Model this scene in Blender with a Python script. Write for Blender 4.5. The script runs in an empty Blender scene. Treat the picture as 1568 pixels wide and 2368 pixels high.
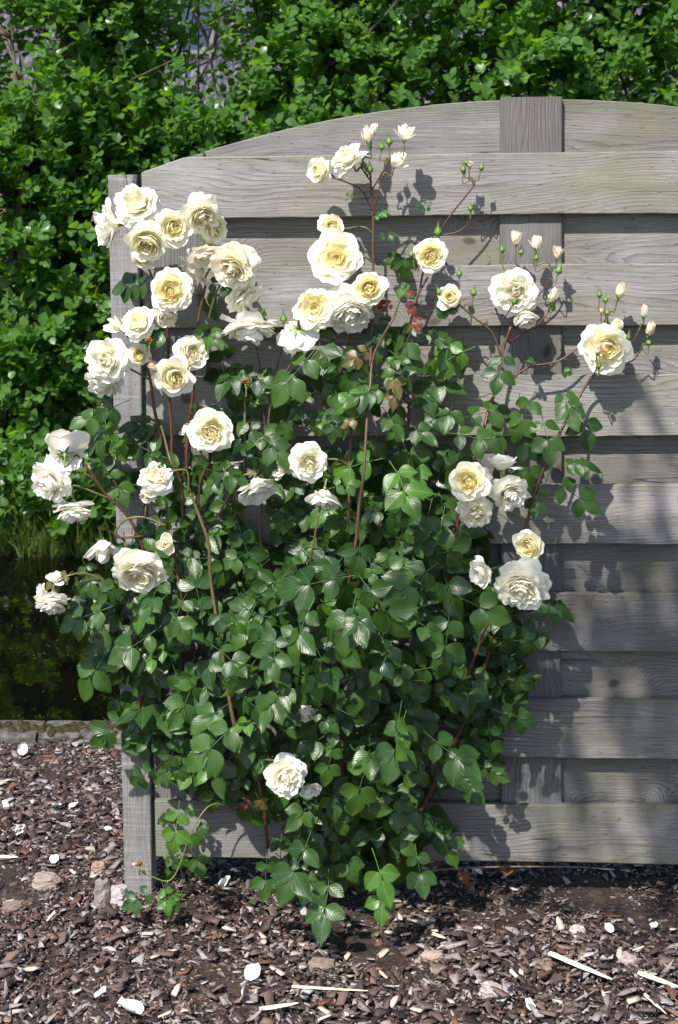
import bpy, math, random
import numpy as np
from mathutils import Vector, Matrix, noise as mnoise
R = math.radians
rnd = random.Random(7)
sc = bpy.context.scene
col = sc.collection

# ------------------------------------------------------------ camera
CAM = np.array([0.16854, -3.2660, 1.6702])
YAW, PITCH, ROLL = 0.052569, 0.076952, -0.010889
FPX, SHIFT = 2367 * 50 / 36, -479.5


def cam_axes():
    cy, sy = math.cos(YAW), math.sin(YAW)
    f = np.array([-sy * math.cos(PITCH), cy * math.cos(PITCH), -math.sin(PITCH)])
    r = np.array([cy, sy, 0.0])
    u = np.cross(r, f)
    c, s = math.cos(ROLL), math.sin(ROLL)
    return c * r + s * u, -s * r + c * u, f


AR, AU, AF = cam_axes()


def at(px, py, y=0.0):
    """a measured direction, met with the upright plane at depth y"""
    d = AF * FPX + AR * (px - 784) - AU * (py - 1183.5 - SHIFT)
    return CAM + (y - CAM[1]) / d[1] * d


def atz(px, py, z=0.0):
    d = AF * FPX + AR * (px - 784) - AU * (py - 1183.5 - SHIFT)
    return CAM + (z - CAM[2]) / d[2] * d


cd = bpy.data.cameras.new('camera')
cam = bpy.data.objects.new('camera', cd)
col.objects.link(cam)
cd.sensor_fit = 'VERTICAL'
cd.sensor_height = 36
cd.sensor_width = 24
cd.lens = 50
cd.shift_y = SHIFT / 2367
cd.clip_start = 0.05
cd.clip_end = 400
cd.dof.use_dof = True
cd.dof.focus_distance = 3.15
cd.dof.aperture_fstop = 9
cam.matrix_world = Matrix(((AR[0], AU[0], -AF[0], CAM[0]), (AR[1], AU[1], -AF[1], CAM[1]),
                           (AR[2], AU[2], -AF[2], CAM[2]), (0, 0, 0, 1)))
sc.camera = cam

# ------------------------------------------------------------ light
SUNV = Vector((-0.46, -1.0, 1.33)).normalized()
w = bpy.data.worlds.new('World')
sc.world = w
w.use_nodes = True
wn = w.node_tree.nodes
sky = wn.new('ShaderNodeTexSky')
sky.sky_type = 'NISHITA'
sky.sun_disc = False
sky.sun_elevation = math.asin(SUNV.z)
sky.sun_rotation = math.atan2(SUNV.x, SUNV.y)
w.node_tree.links.new(sky.outputs[0], wn['Background'].inputs[0])
wn['Background'].inputs[1].default_value = 0.115
sl = bpy.data.lights.new('sun', 'SUN')
sl.energy = 4.5
sl.angle = R(0.7)
sl.color = (1.0, 0.955, 0.89)
so = bpy.data.objects.new('sun', sl)
so.rotation_euler = SUNV.to_track_quat('Z', 'Y').to_euler()
so.location = (-3, -6, 8)
col.objects.link(so)
sc.view_settings.view_transform = 'Standard'
sc.view_settings.look = 'None'
sc.view_settings.exposure = 0.82
sc.cycles.diffuse_bounces = 8
sc.cycles.transmission_bounces = 10
sc.view_settings.gamma = 1.0


# ------------------------------------------------------------ node helpers
class NT:
    def __init__(s, name):
        s.m = bpy.data.materials.new(name)
        s.m.use_nodes = True
        s.t = s.m.node_tree
        s.t.nodes.clear()
        s.out = s.n('ShaderNodeOutputMaterial')

    def n(s, ty, **kw):
        x = s.t.nodes.new(ty)
        for k, v in kw.items():
            setattr(x, k, v)
        return x

    def l(s, a, b):
        s.t.links.new(a, b)

    def inp(s, sock, v):
        if isinstance(v, bpy.types.NodeSocket):
            s.l(v, sock)
        elif v is not None:
            sock.default_value = v

    def math(s, op, a, b=None, c=None, clamp=False):
        x = s.n('ShaderNodeMath', operation=op, use_clamp=clamp)
        for i, v in enumerate((a, b, c)):
            if v is not None:
                s.inp(x.inputs[i], v)
        return x.outputs[0]

    def mix(s, f, a, b, bt='MIX'):
        x = s.n('ShaderNodeMix', data_type='RGBA', blend_type=bt)
        s.inp(x.inputs[0], f)
        s.inp(x.inputs[6], a if isinstance(a, bpy.types.NodeSocket) else (*a, 1))
        s.inp(x.inputs[7], b if isinstance(b, bpy.types.NodeSocket) else (*b, 1))
        return x.outputs[2]

    def noise(s, vec, scale, detail=3, rough=.55, dist=0):
        x = s.n('ShaderNodeTexNoise')
        s.inp(x.inputs['Vector'], vec)
        x.inputs['Scale'].default_value = scale
        x.inputs['Detail'].default_value = detail
        x.inputs['Roughness'].default_value = rough
        x.inputs['Distortion'].default_value = dist
        return x.outputs['Fac']

    def ramp(s, v, a, b, lo=0., hi=1.):
        x = s.n('ShaderNodeMapRange')
        s.inp(x.inputs[0], v)
        x.inputs[1].default_value = a
        x.inputs[2].default_value = b
        x.inputs[3].default_value = lo
        x.inputs[4].default_value = hi
        return x.outputs[0]

    def vmul(s, v, k):
        x = s.n('ShaderNodeVectorMath', operation='MULTIPLY')
        s.inp(x.inputs[0], v)
        s.inp(x.inputs[1], k)
        return x.outputs[0]

    def vadd(s, v, k):
        x = s.n('ShaderNodeVectorMath', operation='ADD')
        s.inp(x.inputs[0], v)
        s.inp(x.inputs[1], k)
        return x.outputs[0]

    def comb(s, x_, y_, z_):
        x = s.n('ShaderNodeCombineXYZ')
        for i, v in enumerate((x_, y_, z_)):
            s.inp(x.inputs[i], v)
        return x.outputs[0]

    def bump(s, h, strength, dist):
        x = s.n('ShaderNodeBump')
        x.inputs['Strength'].default_value = strength
        x.inputs['Distance'].default_value = dist
        s.l(h, x.inputs['Height'])
        return x.outputs[0]

    def bsdf(s, colr, rough=.6, spec=.5, normal=None, trans=None, tcol=None, out=True):
        p = s.n('ShaderNodeBsdfPrincipled')
        s.inp(p.inputs['Base Color'], colr if isinstance(colr, bpy.types.NodeSocket) else (*colr, 1))
        s.inp(p.inputs['Roughness'], rough)
        s.inp(p.inputs['Specular IOR Level'], spec)
        if normal is not None:
            s.l(normal, p.inputs['Normal'])
        o = p.outputs[0]
        if trans:
            tb = s.n('ShaderNodeBsdfTranslucent')
            c = tcol if tcol is not None else colr
            s.inp(tb.inputs[0], c if isinstance(c, bpy.types.NodeSocket) else (*c, 1))
            if normal is not None:
                s.l(normal, tb.inputs['Normal'])
            mx = s.n('ShaderNodeMixShader')
            mx.inputs[0].default_value = trans
            s.l(o, mx.inputs[1])
            s.l(tb.outputs[0], mx.inputs[2])
            o = mx.outputs[0]
        if out:
            s.l(o, s.out.inputs[0])
        return o

    def coord(s, which='Object'):
        return s.n('ShaderNodeTexCoord').outputs[which]

    def attr(s, name):
        x = s.n('ShaderNodeAttribute', attribute_name=name)
        return x

    def orand(s):
        return s.n('ShaderNodeObjectInfo').outputs['Random']

    def sep(s, v):
        x = s.n('ShaderNodeSeparateXYZ')
        s.l(v, x.inputs[0])
        return x.outputs


# ------------------------------------------------------------ materials
def wood_mat(name, base=(.238, .229, .222), dark=(.075, .062, .055), tint=1.0, saw=0.0, algae=.5):
    t = NT(name)
    co = t.coord()
    rn = t.orand()
    off = t.comb(t.math('MULTIPLY', rn, 53.7), 0.0, t.math('MULTIPLY', rn, 31.3))
    p = t.vadd(co, off)
    X, Y, Z = t.sep(p)
    # knots
    vo = t.n('ShaderNodeTexVoronoi', voronoi_dimensions='2D')
    vo.inputs['Scale'].default_value = 2.7
    wp = t.n('ShaderNodeTexNoise')
    t.l(p, wp.inputs['Vector']); wp.inputs['Scale'].default_value = 9.0; wp.inputs['Detail'].default_value = 3
    wv = t.vmul(t.vadd(wp.outputs['Color'], (-.5, -.5, -.5)), (.05, .05, 0))
    kn = t.vadd(t.vmul(t.comb(X, Z, 0.0), (1.0, 1.5, 1)), wv)
    t.l(kn, vo.inputs['Vector'])
    vo.inputs['Randomness'].default_value = 1.0
    vr = t.sep(vo.outputs['Color'])[0]
    d = t.math('ADD', vo.outputs['Distance'], t.ramp(vr, .30, .34, .5, 0.0))
    bulge = t.math('POWER', 2.718, t.math('MULTIPLY', t.math('POWER', t.math('DIVIDE', d, .17), 2.0), -1.0))
    lowv = t.vmul(p, (1.1, 1, 5.5))
    low = t.noise(lowv, 1.0, 2)
    ringc = t.math('ADD', t.math('MULTIPLY', t.math('ADD', Z, t.math('MULTIPLY', Y, .6)), 115.0), t.math('MULTIPLY', low, 20.0))
    ringc = t.math('ADD', ringc, t.math('MULTIPLY', bulge, 13.0))
    ringc = t.math('ADD', ringc, t.math('MULTIPLY', t.noise(t.vmul(p, (9, 9, 60)), 1.0, 2), .9))
    fr = t.math('FRACT', ringc)
    line = t.math('POWER', fr, 3.0)                      # late wood: sharp on one side
    line = t.math('MULTIPLY', line, t.ramp(t.noise(t.vmul(p, (2.5, 1, 9)), 1.0, 2), .36, .6, .25, 1))
    fine = t.noise(t.vmul(p, (11, 60, 420)), 1.0, 3, .6)
    core = t.ramp(d, .026, .050, 1, 0)
    halo = t.ramp(d, .03, .17, .6, 0)
    c = t.mix(t.ramp(fine, .3, .72), tuple(v * .60 for v in base), tuple(v * 1.32 for v in base))
    c = t.mix(t.math('MULTIPLY', line, .92), c, dark)
    c = t.mix(t.math('MULTIPLY', t.ramp(t.noise(t.vmul(p, (1.6, 1, 6)), 1.0, 3), .45, .75), .45), c, (.20, .155, .125), 'MIX')
    c = t.mix(t.math('MULTIPLY', t.ramp(t.noise(p, 5.0, 4), .5, .72), .35), c, (.36, .36, .39))
    c = t.mix(t.math('MAXIMUM', t.math('MULTIPLY', halo, .7), 0), c, (.15, .12, .10))
    c = t.mix(t.math('MULTIPLY', core, .85), c, (.05, .04, .035))
    if algae > 0:
        al = t.math('MULTIPLY', t.ramp(t.noise(t.vmul(p, (1.3, 1, 3.2)), 2.2, 5, .65), .46, .68), algae)
        c = t.mix(al, c, (.155, .165, .085))
    edge = t.math('MULTIPLY', t.ramp(t.math('ABSOLUTE', t.sep(co)[2]), .048, .070), t.ramp(t.noise(p, 7.0, 4), .35, .65))
    c = t.mix(t.math('MULTIPLY', edge, .55), c, (.12, .125, .07))
    c = t.mix(t.math('MULTIPLY', t.ramp(t.noise(t.vmul(p, (1, 1, 2)), 3.3, 3), .52, .75), .5), c, (.10, .095, .10))
    # dark weather specks along the grain
    sp = t.ramp(t.noise(t.vmul(p, (40, 1, 170)), 1.0, 2), .64, .72)
    c = t.mix(t.math('MULTIPLY', sp, .6), c, (.06, .055, .055))
    # per-board tone
    c = t.mix(1.0, c, t.comb(*[t.ramp(rn, 0, 1, .72 * tint, 1.16 * tint)] * 3), 'MULTIPLY')
    ck = t.noise(t.vmul(p, (.9, 1, 22)), 1.0, 2)
    crack = t.math('MULTIPLY', t.ramp(t.math('ABSOLUTE', t.math('SUBTRACT', ck, .5)), .003, .009, 1, 0), t.ramp(t.noise(t.vmul(p, (2.1, 1, 7)), 1.0, 1), .60, .64))
    c = t.mix(t.math('MULTIPLY', crack, .85), c, (.03, .025, .022))
    h = t.math('SUBTRACT', t.math('MULTIPLY', fine, .5), t.math('MULTIPLY', line, .8))
    h = t.math('SUBTRACT', h, t.math('MULTIPLY', sp, .8))
    if saw:
        s1 = t.noise(t.vmul(p, (150, 1, 9)), 1.0, 2)
        h = t.math('ADD', h, t.math('MULTIPLY', s1, saw))
        c = t.mix(t.math('MULTIPLY', t.ramp(s1, .5, .7), .16 * saw), c, (.62, .6, .6))
        c = t.mix(t.math('MULTIPLY', t.ramp(s1, .45, .3), .35 * saw), c, (.16, .15, .15))
    t.bsdf(c, .82, .25, t.bump(h, .7, .0012))
    return t.m


def leaf_mat(name, a, b, under, rough=.34, trans=.22, vein=False, tcol=(.16, .34, .02), spec=.5):
    t = NT(name)
    at_ = t.attr('tint')
    f = at_.outputs['Fac']
    rn = t.orand()
    k = t.math('ADD', t.math('MULTIPLY', f, .75), t.math('MULTIPLY', rn, .25), clamp=True)
    c = t.mix(k, a, b)
    if vein:
        blot = t.noise(t.coord(), 17, 3)
        c = t.mix(t.math('MULTIPLY', t.ramp(blot, .55, .75), .45), c, tuple(v * 1.25 + q for v, q in zip(b, (.035, .025, 0))))
        c = t.mix(t.math('MULTIPLY', t.ramp(t.noise(t.coord(), 130, 2), .70, .76), .5), c, (.05, .03, .012))
    if vein:
        uv = t.n('ShaderNodeUVMap', uv_map='UVMap').outputs[0]
        U, V, _ = t.sep(uv)
        au = t.math('ABSOLUTE', U)
        mid = t.ramp(au, .02, .075, 1, 0)
        sv = t.math('FRACT', t.math('ADD', t.math('MULTIPLY', V, 5.5), t.math('MULTIPLY', au, -3.2)))
        side = t.math('MULTIPLY', t.ramp(t.math('ABSOLUTE', t.math('SUBTRACT', sv, .5)), .0, .12, 1, 0), .20)
        vf = t.math('MAXIMUM', t.math('MULTIPLY', mid, .6), side)
        c = t.mix(vf, c, tuple(x * 2.2 + .02 for x in a))
        hgt = t.math('ADD', t.math('MULTIPLY', t.math('ABSOLUTE', t.math('SUBTRACT', sv, .5)), 1.0), t.math('MULTIPLY', mid, -.7))
        hgt = t.math('ADD', hgt, t.noise(t.coord('Object'), 38 if False else 60, 2))
        nrm = t.bump(hgt, .26, .0013)
    else:
        nrm = None
    geo = t.n('ShaderNodeNewGeometry')
    c = t.mix(geo.outputs['Backfacing'], c, under)
    rough = t.math('ADD', rough, t.ramp(t.noise(t.coord(), 26, 2), .3, .7, -.07, .12))
    t.bsdf(c, rough, spec, nrm, trans, t.mix(k, tcol, tuple(x * 1.25 for x in tcol)))
    return t.m


def petal_mat():
    t = NT('petal')
    g = t.attr('tint').outputs['Fac']       # creamy heart
    pk = t.attr('blush').outputs['Fac']
    c = t.mix(g, (.945, .925, .85), (.965, .90, .55))
    c = t.mix(t.math('POWER', g, 6.0), c, (.95, .82, .38))
    c = t.mix(pk, c, (.90, .56, .40))
    co = t.coord()
    uv = t.n('ShaderNodeUVMap', uv_map='UVMap').outputs[0]
    h = t.noise(t.vmul(uv, (26, 2.5, 1)), 1.0, 2)
    t.bsdf(c, .55, .2, t.bump(h, .2, .0015), .30, t.mix(g, (.95, .94, .89), (.97, .92, .60)))
    return t.m


def simple(name, c1, c2=None, rough=.7, spec=.4, scale=20, bump=0., bdist=.002, trans=None, detail=4):
    t = NT(name)
    co = t.coord()
    n_ = t.noise(co, scale, detail)
    c = t.mix(t.ramp(n_, .35, .65), c1, c2 or c1)
    nr = t.bump(n_, bump, bdist) if bump else None
    t.bsdf(c, rough, spec, nr, trans)
    return t.m


M = {}
M['plank'] = wood_mat('weathered_plank')
M['batten'] = wood_mat('weathered_batten', base=(.190, .188, .190), tint=.92, algae=.25)
M['post'] = wood_mat('sawn_post', base=(.165, .163, .163), dark=(.11, .105, .10), tint=1.0, saw=1.0, algae=.1)
M['leaf'] = leaf_mat('rose_leaf', (.010, .035, .008), (.044, .102, .011), (.06, .11, .048), .37, .14, True, (.12, .26, .012), .42)
M['leafy'] = leaf_mat('young_rose_leaf', (.05, .14, .018), (.075, .16, .022), (.14, .22, .09), .36, .3, True, (.3, .45, .05))
M['bronze'] = leaf_mat('bronze_leaf', (.085, .10, .02), (.12, .055, .025), (.16, .11, .06), .34, .3, True, (.35, .3, .06))
M['red'] = leaf_mat('red_leaf', (.13, .016, .014), (.15, .05, .022), (.2, .05, .04), .34, .3, True, (.45, .06, .03))
M['alder'] = leaf_mat('hedge_leaf', (.022, .085, .009), (.100, .235, .017), (.07, .15, .035), .33, .40, False, (.22, .46, .014))
M['petal'] = petal_mat()
M['green'] = simple('bud_green', (.10, .20, .035), (.17, .26, .06), .5, .4, 60)
M['stamen'] = simple('stamen_brown', (.30, .17, .05), (.14, .08, .03), .8, .2, 300, .4)


def stem_mat():
    t = NT('cane')
    f = t.attr('tint').outputs['Fac']
    c = t.mix(f, (.075, .020, .020), (.15, .19, .055))
    n_ = t.noise(t.coord(), 45, 3)
    c = t.mix(t.math('MULTIPLY', t.ramp(n_, .5, .7), .5), c, (.16, .075, .045))
    t.bsdf(c, .42, .45, t.bump(n_, .2, .001))
    return t.m


M['cane'] = stem_mat()
M['bark'] = simple('branch_bark', (.075, .062, .05), (.17, .15, .13), .85, .2, 55, .6, .004)


def chip_mat():
    t = NT('bark_chip')
    c0 = t.attr('chip').outputs['Color']
    co = t.coord()
    n_ = t.noise(t.vmul(co, (1, 1, 3)), 170, 3, .7)
    c = t.mix(1.0, c0, t.comb(*[t.ramp(n_, .3, .7, .55, 1.4)] * 3), 'MULTIPLY')
    n2 = t.noise(co, 420, 2)
    t.bsdf(c, .8, .3, t.bump(t.math('ADD', n_, t.math('MULTIPLY', n2, .5)), .6, .0012))
    return t.m


M['chip'] = chip_mat()


def soil_mat():
    t = NT('soil')
    p = t.n('ShaderNodeNewGeometry').outputs['Position']
    X, Y, Z = t.sep(p)
    n1 = t.noise(p, 95, 5, .7)
    n2 = t.noise(p, 14, 3)
    c = t.mix(t.ramp(n1, .35, .7), (.014, .011, .009), (.075, .055, .043))
    c = t.mix(t.math('MULTIPLY', t.ramp(n2, .5, .7), .5), c, (.10, .07, .05))
    far = t.ramp(Y, 3.3, 3.6)
    g = t.mix(t.ramp(n2, .3, .7), (.03, .06, .014), (.06, .055, .03))
    c = t.mix(far, c, g)
    t.bsdf(c, .9, .15, t.bump(n1, .9, .006))
    return t.m


M['soil'] = soil_mat()


def water_mat():
    t = NT('pond_water')
    p = t.n('ShaderNodeNewGeometry').outputs['Position']
    h = t.noise(t.vmul(p, (1, .45, 1)), 7.0, 3, .5)
    n2 = t.noise(p, 3.0, 3)
    c = t.mix(t.ramp(n2, .4, .7), (.0018, .0018, .0012), (.004, .0036, .002))
    t.bsdf(c, .04, .10, t.bump(h, .22, .012))
    return t.m


M['water'] = water_mat()
M['concrete'] = simple('old_concrete', (.125, .115, .105), (.045, .040, .032), .9, .2, 35, .6, .004)
M['moss'] = simple('brown_moss', (.050, .038, .020), (.025, .022, .012), .95, .1, 80, .8, .01)
M['tile'] = simple('slate_grey_tile', (.058, .060, .078), (.036, .038, .052), .5, .4, 9, .1)
M['brick'] = simple('far_brick', (.26, .12, .085), (.20, .10, .075), .9, .2, 6)
M['mortar'] = simple('mortar', (.34, .32, .3), None, .9, .2)
M['frame'] = simple('window_frame', (.10, .10, .11), None, .5, .4)
M['duckweed'] = simple('duckweed', (.09, .12, .02), (.13, .15, .035), .7, .3, 30)
M['grass'] = leaf_mat('bank_grass', (.014, .042, .007), (.045, .085, .012), (.08, .14, .03), .45, .3, False, (.25, .4, .04))
M['deadleaf'] = simple('dead_leaf', (.22, .10, .035), (.13, .055, .022), .7, .3, 25, .3, .002, .25)
M['palewood'] = simple('pale_wood', (.74, .65, .50), (.56, .46, .34), .75, .25, 60, .5, .001)
M['wire'] = simple('green_wire', (.012, .07, .05), None, .4, .5)
t_ = NT('skylight_glass')
t_.bsdf((.03, .04, .06), .04, 1.0)
M['glass'] = t_.m
SKYGLASS = M['glass']


# ------------------------------------------------------------ mesh helpers
class MB:
    def __init__(s):
        s.v = []; s.f = []; s.a = {}; s.uv = []; s.n = 0

    def add(s, verts, faces, tint=None, blush=None, uv=None, chip=None):
        verts = np.asarray(verts, float)
        k = len(verts)
        s.v.append(verts)
        s.f += [tuple(i + s.n for i in f) for f in faces]
        for nm, val in (('tint', tint), ('blush', blush)):
            a = s.a.setdefault(nm, [])
            a.append(np.full(k, 0.0) if val is None else (np.full(k, float(val)) if np.isscalar(val) else np.asarray(val, float)))
        s.uv.append(np.zeros((k, 2)) if uv is None else np.asarray(uv, float))
        s.a.setdefault('chip', []).append(np.tile(np.array(chip if chip is not None else (0, 0, 0)), (k, 1)))
        s.n += k
        return s

    def mesh(s, name, mat, smooth=True, want=('tint',)):
        V = np.concatenate(s.v) if s.v else np.zeros((0, 3))
        me = bpy.data.meshes.new(name)
        me.from_pydata(V.tolist(), [], s.f)
        for nm in want:
            if nm == 'chip':
                A = np.concatenate(s.a['chip'])
                at_ = me.attributes.new('chip', 'FLOAT_COLOR', 'POINT')
                at_.data.foreach_set('color', np.concatenate([A, np.ones((len(A), 1))], 1).ravel())
            elif nm == 'uv':
                UV = np.concatenate(s.uv)
                ul = me.uv_layers.new(name='UVMap')
                li = np.empty(len(me.loops), dtype=np.int32)
                me.loops.foreach_get('vertex_index', li)
                ul.data.foreach_set('uv', UV[li].ravel())
            else:
                at_ = me.attributes.new(nm, 'FLOAT', 'POINT')
                at_.data.foreach_set('value', np.concatenate(s.a[nm]))
        if smooth:
            me.polygons.foreach_set('use_smooth', [True] * len(me.polygons))
        me.materials.append(mat)
        me.update()
        return me


def link(name, me, parent=None, mat4=None):
    o = bpy.data.objects.new(name, me)
    col.objects.link(o)
    if parent:
        o.parent = parent
    if mat4 is not None:
        o.matrix_local = mat4
    return o


def empty(name, loc=(0, 0, 0)):
    o = bpy.data.objects.new(name, None)
    o.location = loc
    o.empty_display_size = .1
    col.objects.link(o)
    return o


def tag(o, label=None, cat=None, group=None, kind=None):
    for k, v in (('label', label), ('category', cat), ('group', group), ('kind', kind)):
        if v:
            o[k] = v
    return o


def spline(pts, n=6):
    """Catmull-Rom through points; returns (m,3)"""
    P = [np.array(p, float) for p in pts]
    if len(P) == 2:
        return np.array([P[0] + (P[1] - P[0]) * t for t in np.linspace(0, 1, n + 1)])
    P = [2 * P[0] - P[1]] + P + [2 * P[-1] - P[-2]]
    out = []
    for i in range(1, len(P) - 2):
        a, b, c, d = P[i - 1:i + 3]
        for t in np.linspace(0, 1, n, endpoint=False):
            out.append(.5 * ((2 * b) + (-a + c) * t + (2 * a - 5 * b + 4 * c - d) * t * t + (-a + 3 * b - 3 * c + d) * t ** 3))
    out.append(P[-2])
    return np.array(out)


def tube(mb, pts, r0, r1=None, sides=6, tint=0.0, cap=True):
    pts = np.asarray(pts, float)
    m = len(pts)
    r1 = r0 if r1 is None else r1
    rr = np.linspace(r0, r1, m) if np.isscalar(r0) else np.asarray(r0)
    T = np.gradient(pts, axis=0)
    T /= np.linalg.norm(T, axis=1)[:, None] + 1e-12
    ref = np.array([0.31, .9, .2]) if abs(T[0][1]) < .8 else np.array([1., 0, 0])
    V = []
    for i in range(m):
        a = np.cross(T[i], ref); a /= np.linalg.norm(a) + 1e-12
        b = np.cross(T[i], a)
        for k in range(sides):
            th = 2 * math.pi * k / sides
            V.append(pts[i] + rr[i] * (a * math.cos(th) + b * math.sin(th)))
    F = [(i * sides + k, i * sides + (k + 1) % sides, (i + 1) * sides + (k + 1) % sides, (i + 1) * sides + k) for i in range(m - 1) for k in range(sides)]
    if cap:
        F += [tuple(range(sides))[::-1], tuple((m - 1) * sides + k for k in range(sides))]
    tt = tint if np.isscalar(tint) else np.repeat(np.asarray(tint), sides)
    mb.add(V, F, tint=tt)


def frame_from(n, d=None):
    """columns x,y,z with z=n and y as close as possible to d"""
    z = Vector(n).normalized()
    d = Vector(d) if d is not None else Vector((0.13, 0.2, 1))
    y = (d - z * d.dot(z))
    if y.length < 1e-4:
        y = z.orthogonal()
    y.normalize()
    x = y.cross(z)
    return Matrix((x, y, z)).transposed()


def to4(m3, loc, s=1.0):
    m = (m3 * s).to_4x4()
    m.translation = Vector(loc)
    return m


def npm(m4):
    return np.array(m4)


def xf(m4, V):
    A = np.array(m4)
    return V @ A[:3, :3].T + A[:3, 3]


# ------------------------------------------------------------ ground and pond
ys = [-60, -12, -3, 1.0, 1.07, 1.12, 3.35, 3.62, 3.8, 6, 20, 120]
zs = [0, 0, 0, -.004, -.05, -.7, -.7, -.16, .02, .05, .05, 0]
xs = [-80, -12, -4, -2, 0, 2, 4, 12, 80]
mb = MB()
mb.add([(x, y, z) for y, z in zip(ys, zs) for x in xs],
       [(j * len(xs) + i, j * len(xs) + i + 1, (j + 1) * len(xs) + i + 1, (j + 1) * len(xs) + i) for j in range(len(ys) - 1) for i in range(len(xs) - 1)])
tag(link('ground', mb.mesh('ground', M['soil'], False)), kind='structure')
mb = MB()
mb.add([(-40, 1.06, -.10), (40, 1.06, -.10), (40, 3.75, -.10), (-40, 3.75, -.10)], [(0, 1, 2, 3)])
tag(link('water', mb.mesh('water', M['water'], False)), kind='structure')


def boxpts(x0, x1, y0, y1, z0, z1):
    return [(x0, y0, z0), (x1, y0, z0), (x1, y1, z0), (x0, y1, z0), (x0, y0, z1), (x1, y0, z1), (x1, y1, z1), (x0, y1, z1)]


BF = [(0, 3, 2, 1), (4, 5, 6, 7), (0, 1, 5, 4), (1, 2, 6, 5), (2, 3, 7, 6), (3, 0, 4, 7)]


# concrete edging along the pond, in lengths
def edging():
    e = empty('pond_edging', (0, 1.01, 0))
    tag(e, 'low mossy concrete edging between the bark mulch and the pond', 'edging')
    g = random.Random(3)
    x = -6.0
    while x < 6:
        L = 1.0
        nx = 24
        V = []; F = []
        prof = [(.948, -.2), (.948, .012), (.958, .022), (1.062, .024), (1.072, .014), (1.072, -.3)]
        for i in range(nx + 1):
            for (y, z) in prof:
                xx = x + .004 + (L - .008) * i / nx
                V.append((xx, y + .004 * (mnoise.noise((xx * 9, y * 5, 1)) + .0) + .01 * mnoise.noise((xx * 1.3, 4, 1)), z + (.006 * mnoise.noise((xx * 11, y * 20, 3)) if z > 0 else 0)))
        k = len(prof)
        for i in range(nx):
            for j in range(k - 1):
                F.append((i * k + j, (i + 1) * k + j, (i + 1) * k + j + 1, i * k + j + 1))
        F += [tuple(range(k))[::-1], tuple(nx * k + j for j in range(k))]
        m_ = MB(); m_.add(V, F)
        o = link('concrete_kerb', m_.mesh('kerb', M['concrete'], False), e)
        o.location = (0, -1.01, 0)
        x += L
    m_ = MB()
    for i in range(900):
        x = g.uniform(-2.4, 1.5)
        if mnoise.noise((x * 3.1, 7, 2)) < -.25:
            continue
        y = 1.005 + g.gauss(0, .018)
        r = g.uniform(.006, .02)
        h = r * g.uniform(.4, .7)
        n_ = 7
        V = [(x, y, .022 + h)] + [(x + r * .6 * math.cos(a), y + r * .6 * math.sin(a), .022 + h * .75) for a in np.linspace(0, 6.28, n_, endpoint=False)] + [(x + r * math.cos(a) * g.uniform(.8, 1.2), y + r * math.sin(a), .018) for a in np.linspace(0, 6.28, n_, endpoint=False)]
        F = [(0, 1 + k, 1 + (k + 1) % n_) for k in range(n_)] + [(1 + k, 1 + n_ + k, 1 + n_ + (k + 1) % n_, 1 + (k + 1) % n_) for k in range(n_)]
        m_.add(V, F)
    o = link('moss', m_.mesh('moss', M['moss']), e)
    o.location = (0, -1.01, 0)
    tag(o, kind='stuff')


edging()


# ------------------------------------------------------------ fence
def plank_mesh(L, Hh, Tk, seed, topf=None, nx=60, jit=.0012, notch=()):
    """local: length X, thickness Y (0 front .. Tk back), height Z centred; bevelled, slightly wavy edges; topf(x)->extra top height"""
    b = .0022
    V = []; F = []
    for i in range(nx + 1):
        x = -L / 2 + L * i / nx
        wob = jit * 2.2 * mnoise.noise((x * 3 + seed * 7.3, seed, 0)) + jit * mnoise.noise((x * 17, seed * 3.1, 5))
        wot = jit * 1.8 * mnoise.noise((x * 3 + seed * 3.3, seed, 9)) + jit * .8 * mnoise.noise((x * 15, seed * 2.1, 8))
        bow = .0022 * mnoise.noise((x * 1.1, seed * 5, 4))
        cup = .0012
        zt = (Hh / 2 + wot) if topf is None else topf(x)
        zb = -Hh / 2 + wob
        for (nx_, depth, w_) in notch:
            zb += depth * math.exp(-((x - nx_) / w_) ** 2)
        sec = [(b, zb), (0 + bow, zb + b), (cup * .3 + bow, zb + .3 * (zt - zb)), (-cup + bow, (zb + zt) / 2), (cup * .3 + bow, zb + .7 * (zt - zb)), (0 + bow, zt - b), (b + bow, zt), (Tk - b + bow, zt), (Tk + bow, zt - b), (Tk + bow, zb + b), (Tk - b + bow, zb)]
        V += [(x, y, z) for y, z in sec]
    k = 11
    for i in range(nx):
        for j in range(k):
            F.append((i * k + j, (i + 1) * k + j, (i + 1) * k + (j + 1) % k, i * k + (j + 1) % k))
    F += [tuple(range(k)), tuple(nx * k + j for j in range(k))[::-1]]
    m_ = MB(); m_.add(V, F)
    return m_


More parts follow.
